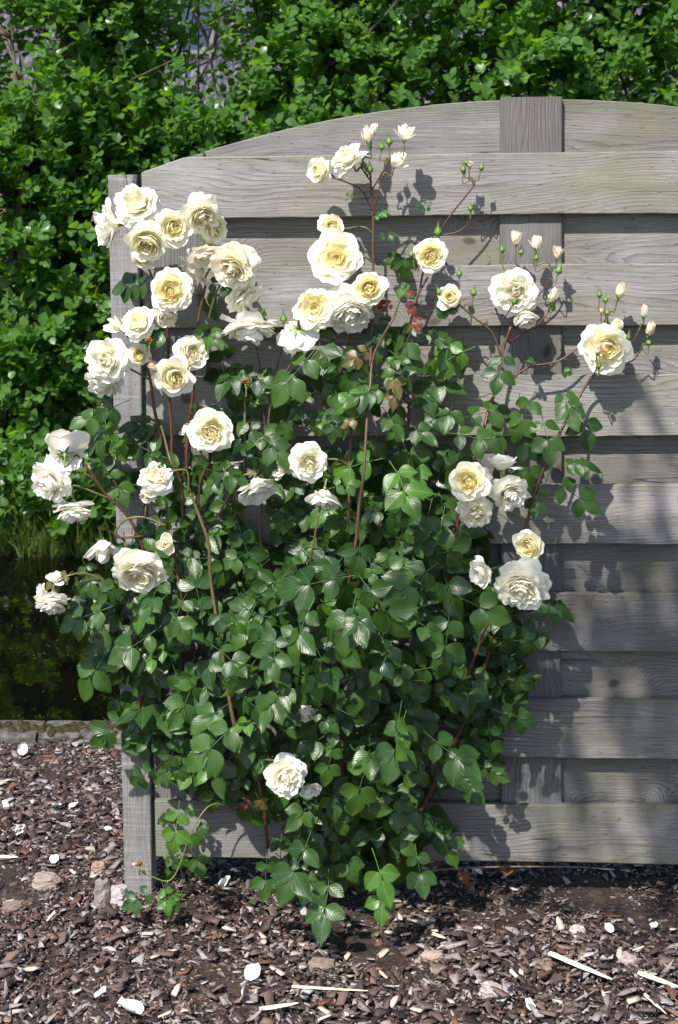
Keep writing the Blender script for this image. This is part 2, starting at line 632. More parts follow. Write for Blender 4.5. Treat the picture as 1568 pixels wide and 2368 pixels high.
def fence_panel(x0, label, full=True):
    xl, xr = x0, x0 + 1.792
    xc = (xl + xr) / 2
    e = empty('wooden_fence', (xc, 0, .05))
    tag(e, label, 'fence panel')
    W_ = xr - xl
    Rr = 2.62

    def arch(x):          # world z of the arched outline at world x
        return 1.884 - (Rr - math.sqrt(max(0, Rr * Rr - (x - xc) ** 2)))

    def put(me_b, name, mat, loc, rot=0.0, smooth=False):
        me = me_b.mesh(name, mat, smooth)
        o = bpy.data.objects.new(name, me)
        col.objects.link(o); o.parent = e
        o.matrix_local = Matrix.Translation(Vector(loc) - e.location) @ Matrix.Rotation(rot, 4, 'Y')
        return o
    sd = x0 * 3.7 + 11
    for k in range(7):
        z = 1.7608 - k * .25457 - .0702
        cx = xc
        if k == 0:
            tf = lambda x: min(.0702, arch(x + xc) - z) + .0006 * mnoise.noise((x * 11, 3, 1))
            b_ = plank_mesh(W_, .1404, .017, sd + k, tf, nx=110)
        else:
            nt = [(.05, -.0045, .02), (.14, -.004, .015)] if k == 2 else ([(.02, -.004, .015)] if k == 3 else [])
            b_ = plank_mesh(W_, .1404, .017, sd + k, notch=nt)
        put(b_, 'plank', M['plank'], (cx, 0, z))
    for k in range(6):
        z = 1.7608 - k * .25457 - .0702 - .1273
        put(plank_mesh(W_ - .01, .139, .016, sd + 20 + k), 'plank', M['plank'], (xc, .038, z))
    # arched back board at the top
    zc = 1.80
    put(plank_mesh(W_ - .284, .14, .016, sd + 31, lambda x: arch(x + xc) - zc + .0006 * mnoise.noise((x * 13, 8, 1)), nx=90), 'plank', M['plank'], (xc, .038, zc))
    # uprights between the two layers (local X runs down the batten)
    for bx, w_, top in ((xl + .071, .142, None), (xc, .1415, 1.888), (xr - .071, .142, None)):
        if top is None:
            tz = arch(bx) + .000
            zb = .10
            L = tz - zb
            sgn = 1 if bx < xc else -1
            b_ = plank_mesh(L, w_, .019, sd + bx, nx=40)
            for arr in b_.v:      # slanted top end follows the arch
                arr[:, 0] = np.where(arr[:, 0] < -L / 2 + .0001, arr[:, 0] - (arr[:, 2]) * sgn * .30, arr[:, 0])
        else:
            zb = .10
            L = top - zb
            b_ = plank_mesh(L, w_, .019, sd + bx, nx=50)
        put(b_, 'batten', M['batten'], (bx, .0183, (zb + zb + L) / 2), R(90))
    # nail heads
    return e


XL = -.4566
fence_panel(XL, 'grey weathered wooden fence panel with an arched top behind the rose')
fence_panel(XL + 1.792 + .09, 'next arched wooden fence panel, beyond the right edge of the photo')


def fence_post(x, label):
    Hp = 1.722
    e = plank_mesh(Hp + .3, .067, .068, x * 5 + 2, nx=40, jit=.0006)
    me = e.mesh('fence_post', M['post'], False)
    o = link('fence_post', me)
    o.matrix_world = Matrix.Translation((x, -.002, (Hp - .3) / 2)) @ Matrix.Rotation(R(90), 4, 'Y')
    tag(o, label, 'fence post')


fence_post(-.5002, 'square grey sawn timber post at the left end of the fence')
fence_post(-.4566 + 1.792 + .045, 'square grey timber post between the two fence panels, right of the photo')


# ------------------------------------------------------------ leaves of the rose
def leaflet(mb, base, d, n, L, W, tint, g, fold=.25, curl=.25, ns=7, serr=True):
    d = Vector(d).normalized(); n = Vector(n)
    n = (n - d * n.dot(d)).normalized()
    s_ = d.cross(n)
    d, n, s_ = np.array(d), np.array(n), np.array(s_)
    base = np.array(base)
    prof = [(.0, .05), (.08, .50), (.22, .88), (.38, 1.0), (.53, .90), (.66, .68), (.78, .40), (.89, .15), (1.0, 0.0)]
    V = []; UV = []; rows = []
    wav = g.uniform(0, 6.28)
    for (v, wv) in prof:
        hw = W / 2 * wv
        row = []
        cen = base + d * L * v * (1 - .1 * curl * v) - n * (curl * L * .45 * v ** 2.2)
        us = (-1, -.55, 0, .55, 1) if 0 < wv else (0,)
        for u in us:
            ww = hw * abs(u)
            up = fold * ww + (.05 * L * math.sin(v * 9 + wav + (0 if u > 0 else 1.7)) * abs(u) ** 2 * .55)
            if serr and abs(u) == 1:
                ww *= 1.0
            V.append(cen + s_ * (hw * u) + n * up)
            UV.append((u * wv, v))
            row.append(len(V) - 1)
        rows.append(row)
    F = []
    for a, b in zip(rows[:-1], rows[1:]):
        if len(b) == 1:
            F += [(a[i], a[i + 1], b[0]) for i in range(4)]
        else:
            F += [(a[i], a[i + 1], b[i + 1], b[i]) for i in range(4)]
    if serr:  # saw teeth along both edges
        for a, b in zip(rows[1:-2], rows[2:-1]):
            for side in (0, 4):
                p, q = V[a[side]], V[b[side]]
                sg = -1 if side == 0 else 1
                for h0, h1 in ((0., .5), (.5, 1.)):
                    p1 = p + (q - p) * h0; q1 = p + (q - p) * h1
                    tip = q1 + s_ * sg * W * .075 + d * L * .035
                    i0 = len(V)
                    V += [p1, q1, tip]
                    uu = UV[a[side]]
                    UV += [uu, uu, uu]
                    F.append((i0, i0 + 1, i0 + 2) if sg < 0 else (i0, i0 + 2, i0 + 1))
    mb.add(V, F, tint=tint, uv=UV)


def compound(g, nlf=5, size=1.0, tint=.4, droop=.3):
    """leaf lying along +Y with normal +Z, base at origin"""
    mb = MB()
    L = .058 * size
    rl = .088 * size * (1 if nlf == 5 else .72)
    P = [(0, 0, 0), (0.004 * g.uniform(-1, 1), rl * .5, -.002), (0.008 * g.uniform(-1, 1), rl, -.10 * rl * droop * 3)]
    sp = spline(P, 4)
    tube(mb, sp, .0011 * size, .0008 * size, 4, tint=.9, cap=False)
    mb.uv[-1][:] = (0, .5)
    end = sp[-1]
    leaflet(mb, end, (g.uniform(-.12, .12), 1, -droop * g.uniform(.6, 1.4)), (g.uniform(-.15, .15), .1, 1), L * g.uniform(.95, 1.15), L * g.uniform(.60, .70), tint + g.uniform(-.1, .1), g, curl=g.uniform(.1, .45))
    pairs = [(.88, 1.0), (.42, .8)] if nlf == 5 else [(.80, .95)]
    if nlf == 7:
        pairs = [(.93, .95), (.62, .85), (.3, .7)]
    for (t, k) in pairs:
        q = sp[int(round(t * (len(sp) - 1)))]
        for sgn in (-1, 1):
            a = R(g.uniform(52, 74))
            leaflet(mb, q + np.array((sgn * .002, 0, 0)), (sgn * math.sin(a), math.cos(a), -droop * g.uniform(.2, 1.3)), (g.uniform(-.25, .25) + sgn * -.12, 0, 1),
                    L * k * g.uniform(.82, 1.02), L * k * g.uniform(.56, .68), tint + g.uniform(-.28, .28), g, curl=g.uniform(.1, .5))
    return mb


g = random.Random(21)
VAR = [compound(g, [5, 3, 5, 5, 3, 7, 5, 3][i % 8], 1.0, g.uniform(.15, .85), g.uniform(.15, .45)) for i in range(22)]
VARM = [m_.mesh('leaf', M['leaf'], True, ('tint', 'uv')) for m_ in VAR]
VARY = [m_.mesh('leaf', M['leafy'], True, ('tint', 'uv')) for m_ in VAR[:6]]
VARB = [m_.mesh('leaf', M['bronze'], True, ('tint', 'uv')) for m_ in VAR[:6]]
narrow = [compound(g, 5, .6, .5, .5) for i in range(3)]
VARR = [m_.mesh('leaf', M['red'], True, ('tint', 'uv')) for m_ in narrow]

bush = empty('rose_bush', (.08, -.06, 0))
tag(bush, 'tall climbing rose bush full of cream and white double blooms against the fence', 'rose bush')
BI = Matrix.Translation(-bush.location)


def inpoly(x, y, poly):
    c = False
    j = len(poly) - 1
    for i in range(len(poly)):
        xi, yi = poly[i]; xj, yj = poly[j]
        if (yi > y) != (yj > y) and x < (xj - xi) * (y - yi) / (yj - yi) + xi:
            c = not c
        j = i
    return c


def edged(x, y, poly):
    m_ = 1e9
    for i in range(len(poly)):
        ax, ay = poly[i]; bx, by = poly[i - 1]
        dx, dy = bx - ax, by - ay
        t = max(0, min(1, ((x - ax) * dx + (y - ay) * dy) / (dx * dx + dy * dy + 1e-9)))
        m_ = min(m_, math.hypot(ax + dx * t - x, ay + dy * t - y))
    return m_


P1 = [(225, 1330), (300, 1250), (420, 1200), (560, 1210), (700, 1150), (800, 1080), (960, 1040), (1060, 1060), (1100, 1200), (1150, 1330), (1215, 1430), (1190, 1540), (1170, 1650), (1100, 1760), (1020, 1830), (990, 1930), (900, 2010), (790, 2040), (680, 2040), (650, 1960), (600, 1870), (500, 1850), (370, 1800), (345, 1700), (290, 1640), (235, 1500)]
P2 = [(230, 970), (320, 940), (440, 950), (540, 880), (660, 950), (700, 790), (880, 740), (1010, 740), (1000, 880), (1050, 970), (1080, 1060), (960, 1060), (700, 1150), (560, 1200), (400, 1200), (290, 1200), (260, 1080)]
P3 = [(370, 1860), (450, 1840), (470, 1930), (470, 2010), (400, 2060), (350, 2060), (400, 1960)]
P0 = [(470, 700), (520, 760), (560, 800), (560, 900), (470, 890), (440, 760)]

leafspec = []  # (pos, normal, dir, size, kind, priority)


def addleaf(px, py, dep, ang=None, size=1.0, kind='g', pr=1.0, nz=None):
    """ang: direction of the leaf tip in the fence plane, degrees clockwise from right"""
    gr = rnd
    n = Vector((gr.gauss(-.10, .50), -1.0 + gr.gauss(0, .3), gr.gauss(.55, .55))) if nz is None else Vector(nz)
    if ang is None:
        ang = gr.gauss(80, 75)
    a = R(ang)
    d = Vector((math.cos(a), -.35 + gr.gauss(0, .25), -math.sin(a)))
    leafspec.append((Vector(at(px, py, dep)), n, d, size * gr.uniform(.85, 1.12), kind, pr))


def fill(poly, spacing, layers, depth, smin=.8, smax=1.1, keep=1.0):
    x0 = min(p[0] for p in poly); x1 = max(p[0] for p in poly)
    y0 = min(p[1] for p in poly); y1 = max(p[1] for p in poly)
    for li, fr in enumerate(layers):
        yy = y0
        row = 0
        while yy < y1:
            xx = x0 + (row % 2) * spacing * .5
            while xx < x1:
                px = xx + rnd.uniform(-.45, .45) * spacing
                py = yy + rnd.uniform(-.45, .45) * spacing
                if inpoly(px, py, poly) and rnd.random() < keep:
                    e_ = edged(px, py, poly)
                    th = min(depth, .05 + e_ * .0011)
                    cx = px
                    outx = (px - 700) / 500
                    ang = 90 - outx * 40 + rnd.gauss(0, 62)
                    # the leaf hangs from its base: shift base opposite to tip
                    a = R(ang)
                    s_ = rnd.uniform(smin, smax)
                    if rnd.random() < .25: s_ *= .68
                    kd = 'y' if rnd.random() < .15 else 'g'
                    addleaf(px - 55 * s_ * math.cos(a), py - 55 * s_ * math.sin(a), -.018 - th * fr * rnd.uniform(.8, 1.1), ang, s_, kd, fr)
                xx += spacing
            yy += spacing * .87
            row += 1


fill(P1, 80, (1.0, .78), .32, .72, 1.08)
fill(P1, 80, (.58, .36, .14), .30, .8, 1.1)
fill(P2, 88, (1.0,), .20, .7, 1.0, .66)
fill(P2, 86, (.6, .25,), .20, .8, 1.1, .85)
fill(P0, 70, (.5,), .1, .9, 1.1, .9)
fill(P3, 50, (1.0, .5), .12, .36, .55, .8)
# leaves one can single out
hand = [
    # px,py,tip angle,size,kind,depth
    (350, 655, 190, .95, 'g', -.12), (345, 700, 120, .75, 'g', -.12), (470, 650, 20, .6, 'g', -.1), (420, 770, 200, .9, 'g', -.13),
    (1100, 800, 160, 1.05, 'y', -.09), (1165, 800, 100, .8, 'g', -.09), (1240, 900, 130, .95, 'g', -.1), (1250, 950, 80, .9, 'g', -.1),
    (1300, 900, 75, .9, 'g', -.12), (1345, 930, 85, .95, 'g', -.1), (1210, 1000, 170, .95, 'g', -.1), (1230, 1010, 95, .9, 'g', -.1),
    (1300, 1075, -50, .8, 'g', -.14), (1270, 1110, 25, 1.05, 'g', -.14), (1180, 1000, 40, .8, 'g', -.1), (1255, 1110, 110, .7, 'g', -.12),
    (1240, 1390, 10, .9, 'g', -.1), (1225, 1400, 80, .85, 'g', -.12), (1130, 1470, 10, .95, 'g', -.2), (1150, 1530, 40, .9, 'g', -.18),
    (1140, 1640, 10, .8, 'g', -.14), (1110, 1770, 20, .75, 'g', -.12), (1060, 1790, 45, .7, 'g', -.12), (1130, 1660, 90, .8, 'g', -.14),
    (1020, 1910, 60, .8, 'g', -.16), (960, 1950, 80, .85, 'g', -.2), (880, 2010, 95, .9, 'y', -.24), (680, 1990, 110, 1.0, 'g', -.26), (760, 2010, 90, .95, 'g', -.26),
    (720, 1920, 110, 1.1, 'g', -.28), (860, 1960, 70, 1.0, 'y', -.28), (620, 1970, 100, .8, 'g', -.24),
    (360, 2050, 150, .65, 'g', -.16), (400, 2060, 100, .6, 'g', -.16), (375, 2040, 60, .55, 'y', -.16), (440, 1960, 60, .6, 'g', -.12),
    (415, 1850, 100, .95, 'y', -.24), (370, 1770, 150, .8, 'g', -.2), (300, 1640, 140, .95, 'g', -.12), (250, 1500, 120, 1.25, 'g', -.14),
    (265, 1400, 165, 1.0, 'g', -.18), (210, 1310, 150, .75, 'g', -.16), (170, 1320, 190, .55, 'b', -.18), (280, 1460, 150, .7, 'g', -.1), (190, 1290, 60, .6, 'g', -.15),
    (270, 1000, 175, 1.0, 'g', -.14), (300, 925, 160, .95, 'g', -.14), (250, 950, 150, .8, 'g', -.12), (300, 1060, 190, .8, 'g', -.1), (240, 1080, 60, .8, 'g', -.12), (210, 1060, 60, .55, 'g', -.16),
    (735, 800, 140, 1.25, 'g', -.14), (770, 790, 60, 1.15, 'g', -.14), (730, 880, 150, .7, 'g', -.1), (1000, 760, 50, 1.1, 'g', -.07), (960, 740, 130, 1.0, 'g', -.07), (980, 720, -20, .8, 'g', -.07),
    (925, 640, -85, .8, 'g', -.08), (935, 560, 95, .85, 'g', -.08), (905, 650, 30, .55, 'y', -.09), (868, 545, -20, .35, 'g', -.07), (862, 505, -60, .35, 'y', -.07),
    (940, 692, 60, .55, 'r', -.12), (915, 700, 170, .55, 'r', -.12), (930, 690, -60, .4, 'r', -.13), (962, 725, 85, .6, 'r', -.13), (880, 690, 150, .45, 'r', -.13),
    (862, 800, 150, .6, 'b', -.15), (800, 915, 60, .8, 'g', -.19), (855, 900, 150, .75, 'y', -.2), (770, 860, 90, .8, 'g', -.1), (930, 830, 110, .9, 'g', -.1), (905, 850, 70, .62, 'b', -.14), (915, 885, 95, .6, 'b', -.13), (840, 955, 190, .5, 'b', -.2), (880, 960, 30, .6, 'y', -.16), (790, 990, 200, .5, 'y', -.2), (575, 1840, 110, .5, 'r', -.22), (590, 1830, 60, .5, 'b', -.22),
    (885, 1060, 180, 1.0, 'y', -.2), (900, 1065, 60, 1.15, 'y', -.22), (820, 1330, 200, 1.25, 'g', -.34), (830, 1330, 50, 1.3, 'g', -.34), (825, 1370, 100, 1.25, 'g', -.34), (1060, 1380, 20, 1.1, 'g', -.26), (1040, 1395, 100, 1.15, 'g', -.26), (1010, 1390, 190, 1.05, 'g', -.26),
    (940, 1640, 110, 1.2, 'g', -.32), (980, 1690, 40, 1.1, 'g', -.3), (560, 1660, 150, 1.2, 'g', -.32), (600, 1000, 30, 1.1, 'g', -.15), (560, 990, 10, .8, 'g', -.12), (1030, 1000, 20, 1.1, 'g', -.14), (1060, 970, -30, 1.0, 'g', -.12), (1060, 1030, 80, 1.0, 'g', -.12),
    (1000, 1150, 110, 1.0, 'g', -.2), (700, 960, 20, .8, 'g', -.13), (650, 980, 170, .8, 'g', -.12), (540, 860, 10, .8, 'g', -.09), (500, 850, 60, .9, 'g', -.08), (560, 850, 100, .9, 'g', -.06), (1290, 855, 10, .3, 'g', -.08), (1225, 850, -80, .3, 'g', -.08), (1007, 480, -150, .35, 'g', -.09), (815, 440, 120, .25, 'g', -.1),
    (325, 1330, -60, .9, 'g', -.24), (290, 1340, 150, .8, 'g', -.24), (310, 1280, 20, .7, 'g', -.2), (760, 1130, -30, .6, 'y', -.22), (440, 745, 20, .7, 'y', -.13), (480, 750, 50, .7, 'g', -.12), (570, 930, -40, .7, 'y', -.08)]
for (px, py, ang, s_, k, dp) in hand:
    addleaf(px, py, dp, ang, s_, k, 5.0, (rnd.gauss(-.1, .22), -1, rnd.gauss(.55, .25)))

leafspec.sort(key=lambda q: -q[5] - (rnd.random() * .3))
stuff = []
nleaf = 0
for i, (p, n, d, s_, k, pr) in enumerate(leafspec):
    mt = to4(frame_from(n, d), p, s_)
    if nleaf < 298:
        me = {'g': VARM, 'y': VARY, 'b': VARB, 'r': VARR}[k]
        o = link('leaf', me[rnd.randrange(len(me))], bush, BI @ mt)
        nleaf += 1
        if k == 'r' and s_ > .3: o['label'] = 'dark red young leaf'
        if k == 'b' and s_ > .4: o['label'] = 'bronze tinted young leaf'
        
    else:
        stuff.append((rnd.randrange(len(VAR)), mt))
mb = MB()
for vi, mt in stuff:
    s_ = VAR[vi]
    off = 0
    V = np.concatenate(s_.v)
    mb.add(xf(BI @ mt, V), s_.f, tint=np.concatenate(s_.a['tint']) + rnd.uniform(-.15, .15), uv=np.concatenate(s_.uv))
tag(link('foliage', mb.mesh('foliage', M['leaf'], True, ('tint', 'uv')), bush), kind='stuff')
print('leaves', len(leafspec), 'stuff', len(stuff))

# ------------------------------------------------------------ canes
# (points px,py,depth ; radius base, tip ; greenness)
canes = [
    ([(775, 2075, -.06), (790, 1900, -.12), (793, 1600, -.2), (800, 1400, -.24), (822, 1260, -.27), (838, 1110, -.25), (850, 960, -.2), (860, 840, -.15), (880, 790, -.14), (911, 737, -.13), (923, 702, -.125), (936, 655, -.12)], .0062, .0022, .05),
    ([(855, 900, -.12), (862, 700, -.09), (863, 578, -.075), (862, 500, -.07), (858, 440, -.08), (857, 400, -.085)], .0042, .0026, .15),
    ([(1035, 1460, -.14), (1045, 1300, -.15), (1075, 1130, -.13), (1120, 985, -.1), (1145, 900, -.09), (1160, 820, -.085), (1182, 755, -.09)], .0062, .0038, .05),
    ([(930, 1960, -.08), (1010, 1800, -.12), (1100, 1600, -.14), (1160, 1400, -.15), (1215, 1220, -.14), (1250, 1100, -.12), (1300, 990, -.1), (1340, 915, -.09), (1385, 850, -.1)], .0072, .0032, .05),
    ([(545, 1690, -.26), (515, 1520, -.24), (490, 1360, -.2), (480, 1250, -.2), (455, 1170, -.19), (440, 1140, -.19)], .0056, .0032, .3),
    ([(430, 1100, -.08), (438, 980, -.08), (448, 860, -.09), (458, 740, -.09), (475, 660, -.09)], .006, .0035, .05),
    ([(380, 1080, -.07), (365, 980, -.08), (350, 900, -.09), (340, 830, -.1), (343, 770, -.1)], .0055, .003, .2),
    ([(400, 1100, -.05), (392, 900, -.05), (385, 760, -.07), (350, 640, -.08), (300, 560, -.1)], .005, .0025, .1),
    ([(610, 1500, -.1), (603, 1260, -.12), (606, 1130, -.11), (618, 1000, -.1), (635, 880, -.09), (655, 800, -.1)], .0048, .0026, .1),
    ([(612, 1000, -.07), (606, 900, -.08), (592, 790, -.09)], .0035, .0024, .1),
    ([(800, 1300, -.2), (806, 1180, -.19), (812, 1000, -.15), (830, 880, -.13)], .0045, .003, .1),
    ([(760, 1010, -.07), (780, 900, -.07), (800, 810, -.08), (815, 740, -.09)], .0055, .0035, .05),
    ([(945, 1060, -.05), (943, 900, -.05), (940, 790, -.05), (960, 700, -.06), (990, 640, -.07)], .0045, .0025, .05),
    ([(620, 1960, -.16), (610, 1860, -.18), (590, 1780, -.18)], .0052, .004, .0),
    ([(880, 1400, -.1), (884, 1270, -.12), (880, 1150, -.1)], .006, .005, .05),
    ([(340, 1290, -.16), (300, 1200, -.18), (240, 1140, -.2), (205, 1085, -.22), (180, 1050, -.22)], .0048, .0026, .1),
    ([(425, 1420, -.2), (405, 1290, -.2), (395, 1230, -.21)], .0045, .0028, .1),
    ([(330, 1700, -.1), (318, 1540, -.13), (315, 1400, -.15), (290, 1250, -.16)], .0045, .003, .15),
    ([(330, 1240, -.17), (270, 1240, -.2), (285, 1205, -.2), (330, 1195, -.2), (385, 1215, -.2)], .0032, .0028, .4),
    ([(425, 1200, -.17), (415, 1110, -.18), (395, 1060, -.19), (370, 985, -.12)], .0042, .003, .2),
    ([(440, 1140, -.19), (430, 1090, -.2), (390, 1090, -.21)], .003, .0028, .5),
    ([(500, 1200, -.17), (540, 1130, -.17), (560, 1100, -.18), (595, 1095, -.19)], .0032, .0026, .5),
    ([(1160, 830, -.09), (1140, 770, -.09), (1090, 730, -.095), (1060, 702, -.1)], .0032, .0024, .1),
    ([(1170, 890, -.1), (1220, 850, -.09), (1290, 835, -.09), (1340, 800, -.1)], .0032, .0024, .0),
    ([(962, 705, -.06), (985, 600, -.07), (1012, 545, -.08), (1040, 500, -.085), (1075, 455, -.09), (1095, 430, -.09)], .003, .002, .0),
    ([(560, 1200, -.08), (566, 1050, -.09), (566, 910, -.1)], .0042, .0032, .8),
    ([(700, 1400, -.1), (720, 1290, -.2), (740, 1180, -.22)], .003, .0025, .4),
    ([(520, 640, -.1), (500, 680, -.1), (480, 740, -.09)], .003, .0024, .4),
    ([(300, 1380, -.15), (210, 1330, -.18), (160, 1330, -.2), (130, 1350, -.2)], .003, .002, .6),
    ([(1080, 1560, -.2), (1130, 1440, -.2), (1160, 1400, -.19)], .004, .003, .1),
    ([(455, 1200, -.1), (470, 1100, -.12), (495, 1060, -.14)], .0034, .0028, .1),
    ([(640, 900, -.09), (680, 830, -.1), (700, 790, -.1)], .0026, .002, .3),
    ([(800, 810, -.08), (750, 770, -.1), (742, 752, -.12)], .0028, .0024, .2),
    ([(560, 1880, -.05), (490, 1860, -.1), (440, 1930, -.13), (400, 2030, -.14), (350, 2025, -.15), (325, 2012, -.155)], .0024, .0016, .7),
    ([(1180, 790, -.088), (1207, 772, -.1), (1244, 750, -.1), (1268, 722, -.1)], .0026, .0018, .0),
    ([(1190, 740, -.08), (1244, 685, -.08), (1266, 655, -.09), (1278, 625, -.1)], .0024, .0018, .1),
    ([(1185, 755, -.085), (1192, 700, -.075), (1200, 650, -.085)], .0024, .0018, .3),
    ([(1385, 850, -.1), (1400, 800, -.08), (1402, 740, -.09)], .0024, .0018, .4),
    ([(1400, 840, -.09), (1448, 836, -.09), (1465, 832, -.09), (1484, 808, -.1)], .0022, .0016, .2),
    ([(1440, 820, -.08), (1462, 792, -.1), (1480, 757, -.11)], .0022, .0016, .2),
    ([(1385, 850, -.1), (1372, 868, -.14), (1380, 850, -.18)], .0022, .0018, .4),
    ([(858, 478, -.08), (835, 440, -.09), (800, 420, -.1), (775, 412, -.11)], .0024, .0018, .0),
    ([(859, 440, -.08), (872, 420, -.09), (885, 398, -.1), (893, 385, -.1)], .0024, .0018, .1),
    ([(865, 500, -.075), (874, 450, -.085), (888, 400, -.1)], .0026, .0018, .1),
    ([(858, 420, -.085), (842, 398, -.1), (835, 385, -.11)], .0022, .0018, .1),
    ([(1012, 545, -.08), (1060, 535, -.085), (1085, 510, -.09), (1088, 492, -.1)], .002, .0014, .0),
    ([(855, 1000, -.16), (800, 1010, -.16), (770, 1010, -.17)], .002, .0018, .2),
]
stempts = []     # world samples for attaching flower stalks


def near(px, py, dep):
    if px > 1300 and py < 980: return dep * .5
    if px > 980 and py < 980: return dep * .62
    if px > 690 and py < 720: return dep * .8
    return dep


def wpts(pts):
    return [at(px, py, near(px, py, d)) for px, py, d in pts]


def thorn(mb, p, d, r):
    d = Vector(d).normalized()
    fr = frame_from(d)
    V = [p + Vector(fr @ Vector((r * .9 * math.cos(a), r * 1.5 * math.sin(a), 0))) for a in (0, 1.57, 3.14, 4.71)] + [p + d * r * 2.6 + Vector((0, 0, -r * .8))]
    mb.add([tuple(v) for v in V], [(0, 1, 4), (1, 2, 4), (2, 3, 4), (3, 0, 4)], tint=.1)


off = np.array(bush.location)
for pts, ra, rb, gr in canes:
    sp = spline(wpts(pts), 7)
    jit = np.array([[mnoise.noise((p[0] * 14, p[2] * 14, ra * 900)) * .0035 for _ in range(3)] for p in sp])
    sp = sp + jit * np.array([1, .6, .3])
    mb = MB()
    ra *= .8 if ra < .007 else .66
    rb *= .85
    rr = np.linspace(ra, rb, len(sp)) * (1 + .10 * np.array([mnoise.noise((p[0] * 40, p[2] * 40, 2)) for p in sp]))
    tube(mb, sp - off, rr, None, 8, tint=np.linspace(gr * .8, min(1, gr * 1.2 + .1), len(sp)))
    if ra > .0025:
        for i in range(3, len(sp) - 2, 2):
            a = rnd.uniform(0, 6.28)
            thorn(mb, Vector(sp[i] - off) + Vector((math.cos(a), -abs(math.sin(a)) * .6, 0)) * rr[i] * .8, (math.cos(a), -abs(math.sin(a)) * .6, .1), rr[i] * .5)
    link('stem', mb.mesh('stem', M['cane'], True), bush)
    for p in sp:
        stempts.append(np.array(p))


# ------------------------------------------------------------ blooms
def petal(mb, az, Lp, ph0, ph1, Wp, tint, blush, g, r0=.0, h0=0., ruf=.05, nu=7, nv=7, k=1.0, wrap=1.0, scale=1.0, tintbase=.0):
    V = []; UV = []; T = []; Bl = []
    p1, p2, p3 = g.uniform(0, 6.28), g.uniform(0, 6.28), g.uniform(0, 6.28)
    fr1, fr2 = g.uniform(3.0, 5.0), g.uniform(6, 9)
    skew = g.uniform(-.12, .12)
    ca, sa = math.cos(az), math.sin(az)
    notch = g.uniform(0.0, .12)
    us = np.linspace(-1, 1, nu)
    ns = 12
    for u in us:
        Lu = Lp * (1 - .40 * abs(u) ** 2.2 - notch * math.exp(-(u / .26) ** 2) + .028 * math.sin(fr2 * u + p3) * (1 if nu > 5 else .5))
        rho, h = r0, h0
        prev = 0
        for j in range(nv):
            v = j / (nv - 1)
            if j:
                sub = 3
                for q in range(sub):
                    vv = prev + (v - prev) * (q + .5) / sub
                    ph = ph0 + (ph1 - ph0) * vv ** k + skew * u
                    rho += math.sin(ph) * Lu * (v - prev) / sub
                    h += math.cos(ph) * Lu * (v - prev) / sub
                prev = v
            wd = Wp * (.22 + .78 * math.sin(math.pi * min(1, .08 + .60 * v ** .8)))
            s_ = u * wd
            Rw = max(.22, rho * 1.05 + .1) / max(.15, wrap)
            x = Rw * math.sin(s_ / Rw)
            inward = Rw * (1 - math.cos(s_ / Rw))
            ph = ph0 + (ph1 - ph0) * v ** k
            rr_ = rho - inward * max(.0, math.cos(ph) * .5 + .5)
            hh = h + inward * .35 * math.sin(ph)
            d = ruf * v * v * (math.sin(fr1 * u + p1 + v * 2) * (.5 + abs(u)) + .5 * math.sin(fr2 * u + p2))
            rr_ += d * math.cos(ph); hh -= d * math.sin(ph)
            V.append(((rr_ * ca - x * sa) * scale, (rr_ * sa + x * ca) * scale, hh * scale))
            UV.append((u, v))
            T.append(min(1, max(0, tint * (1 - .35 * v * v) + tintbase * (1 - v))))
            Bl.append(min(1, blush * (.35 + v ** 1.5) * (.4 + .6 * abs(math.sin(u * 1.7 + p1)))))
    F = [(i * nv + j, (i + 1) * nv + j, (i + 1) * nv + j + 1, i * nv + j + 1) for i in range(nu - 1) for j in range(nv - 1)]
    mb.add(V, F, tint=T, blush=Bl, uv=UV)


def calyx(mb, s, g, reflex=1.0, hip=1.0, long=1.0):
    """receptacle below the flower (axis -Z) and five sepals"""
    prof = [(0, .035), (-.03, .07), (-.10, .115), (-.2, .12), (-.28, .085), (-.34, .045)]
    V = []; n_ = 8
    for z, r in prof:
        V += [(r * hip * s * math.cos(a), r * hip * s * math.sin(a), (z + .05) * s) for a in np.linspace(0, 6.283, n_, endpoint=False)]
    F = [(i * n_ + k, i * n_ + (k + 1) % n_, (i + 1) * n_ + (k + 1) % n_, (i + 1) * n_ + k) for i in range(len(prof) - 1) for k in range(n_)]
    mb.add(V, F, tint=.5)
    for q in range(5):
        az = q * 1.2566 + g.uniform(-.2, .2)
        L = s * .62 * long * g.uniform(.8, 1.15)
        ca, sa = math.cos(az), math.sin(az)
        rho, h = .09 * s, 0.
        ph = R(35 + 75 * reflex) if reflex >= 0 else R(25)
        ph1 = R(35 + 110 * reflex) if reflex >= 0 else R(-12)
        V = []; nj = 7
        for j in range(nj):
            v = j / (nj - 1)
            a = ph + (ph1 - ph) * v
            if j:
                rho += math.sin(a) * L / (nj - 1); h += math.cos(a) * L / (nj - 1)
            wd = s * .085 * (1 - v) ** .8 * (1 + .6 * math.sin(v * 3.1)) + .002 * s
            for u in (-1, 0, 1):
                lift = -.25 * wd * (u == 0)
                V.append((rho * ca - u * wd * sa, rho * sa + u * wd * ca, h + lift))
        F = [(j * 3 + i, j * 3 + i + 1, (j + 1) * 3 + i + 1, (j + 1) * 3 + i) for j in range(nj - 1) for i in range(2)]
        mb.add(V, F, tint=.5)


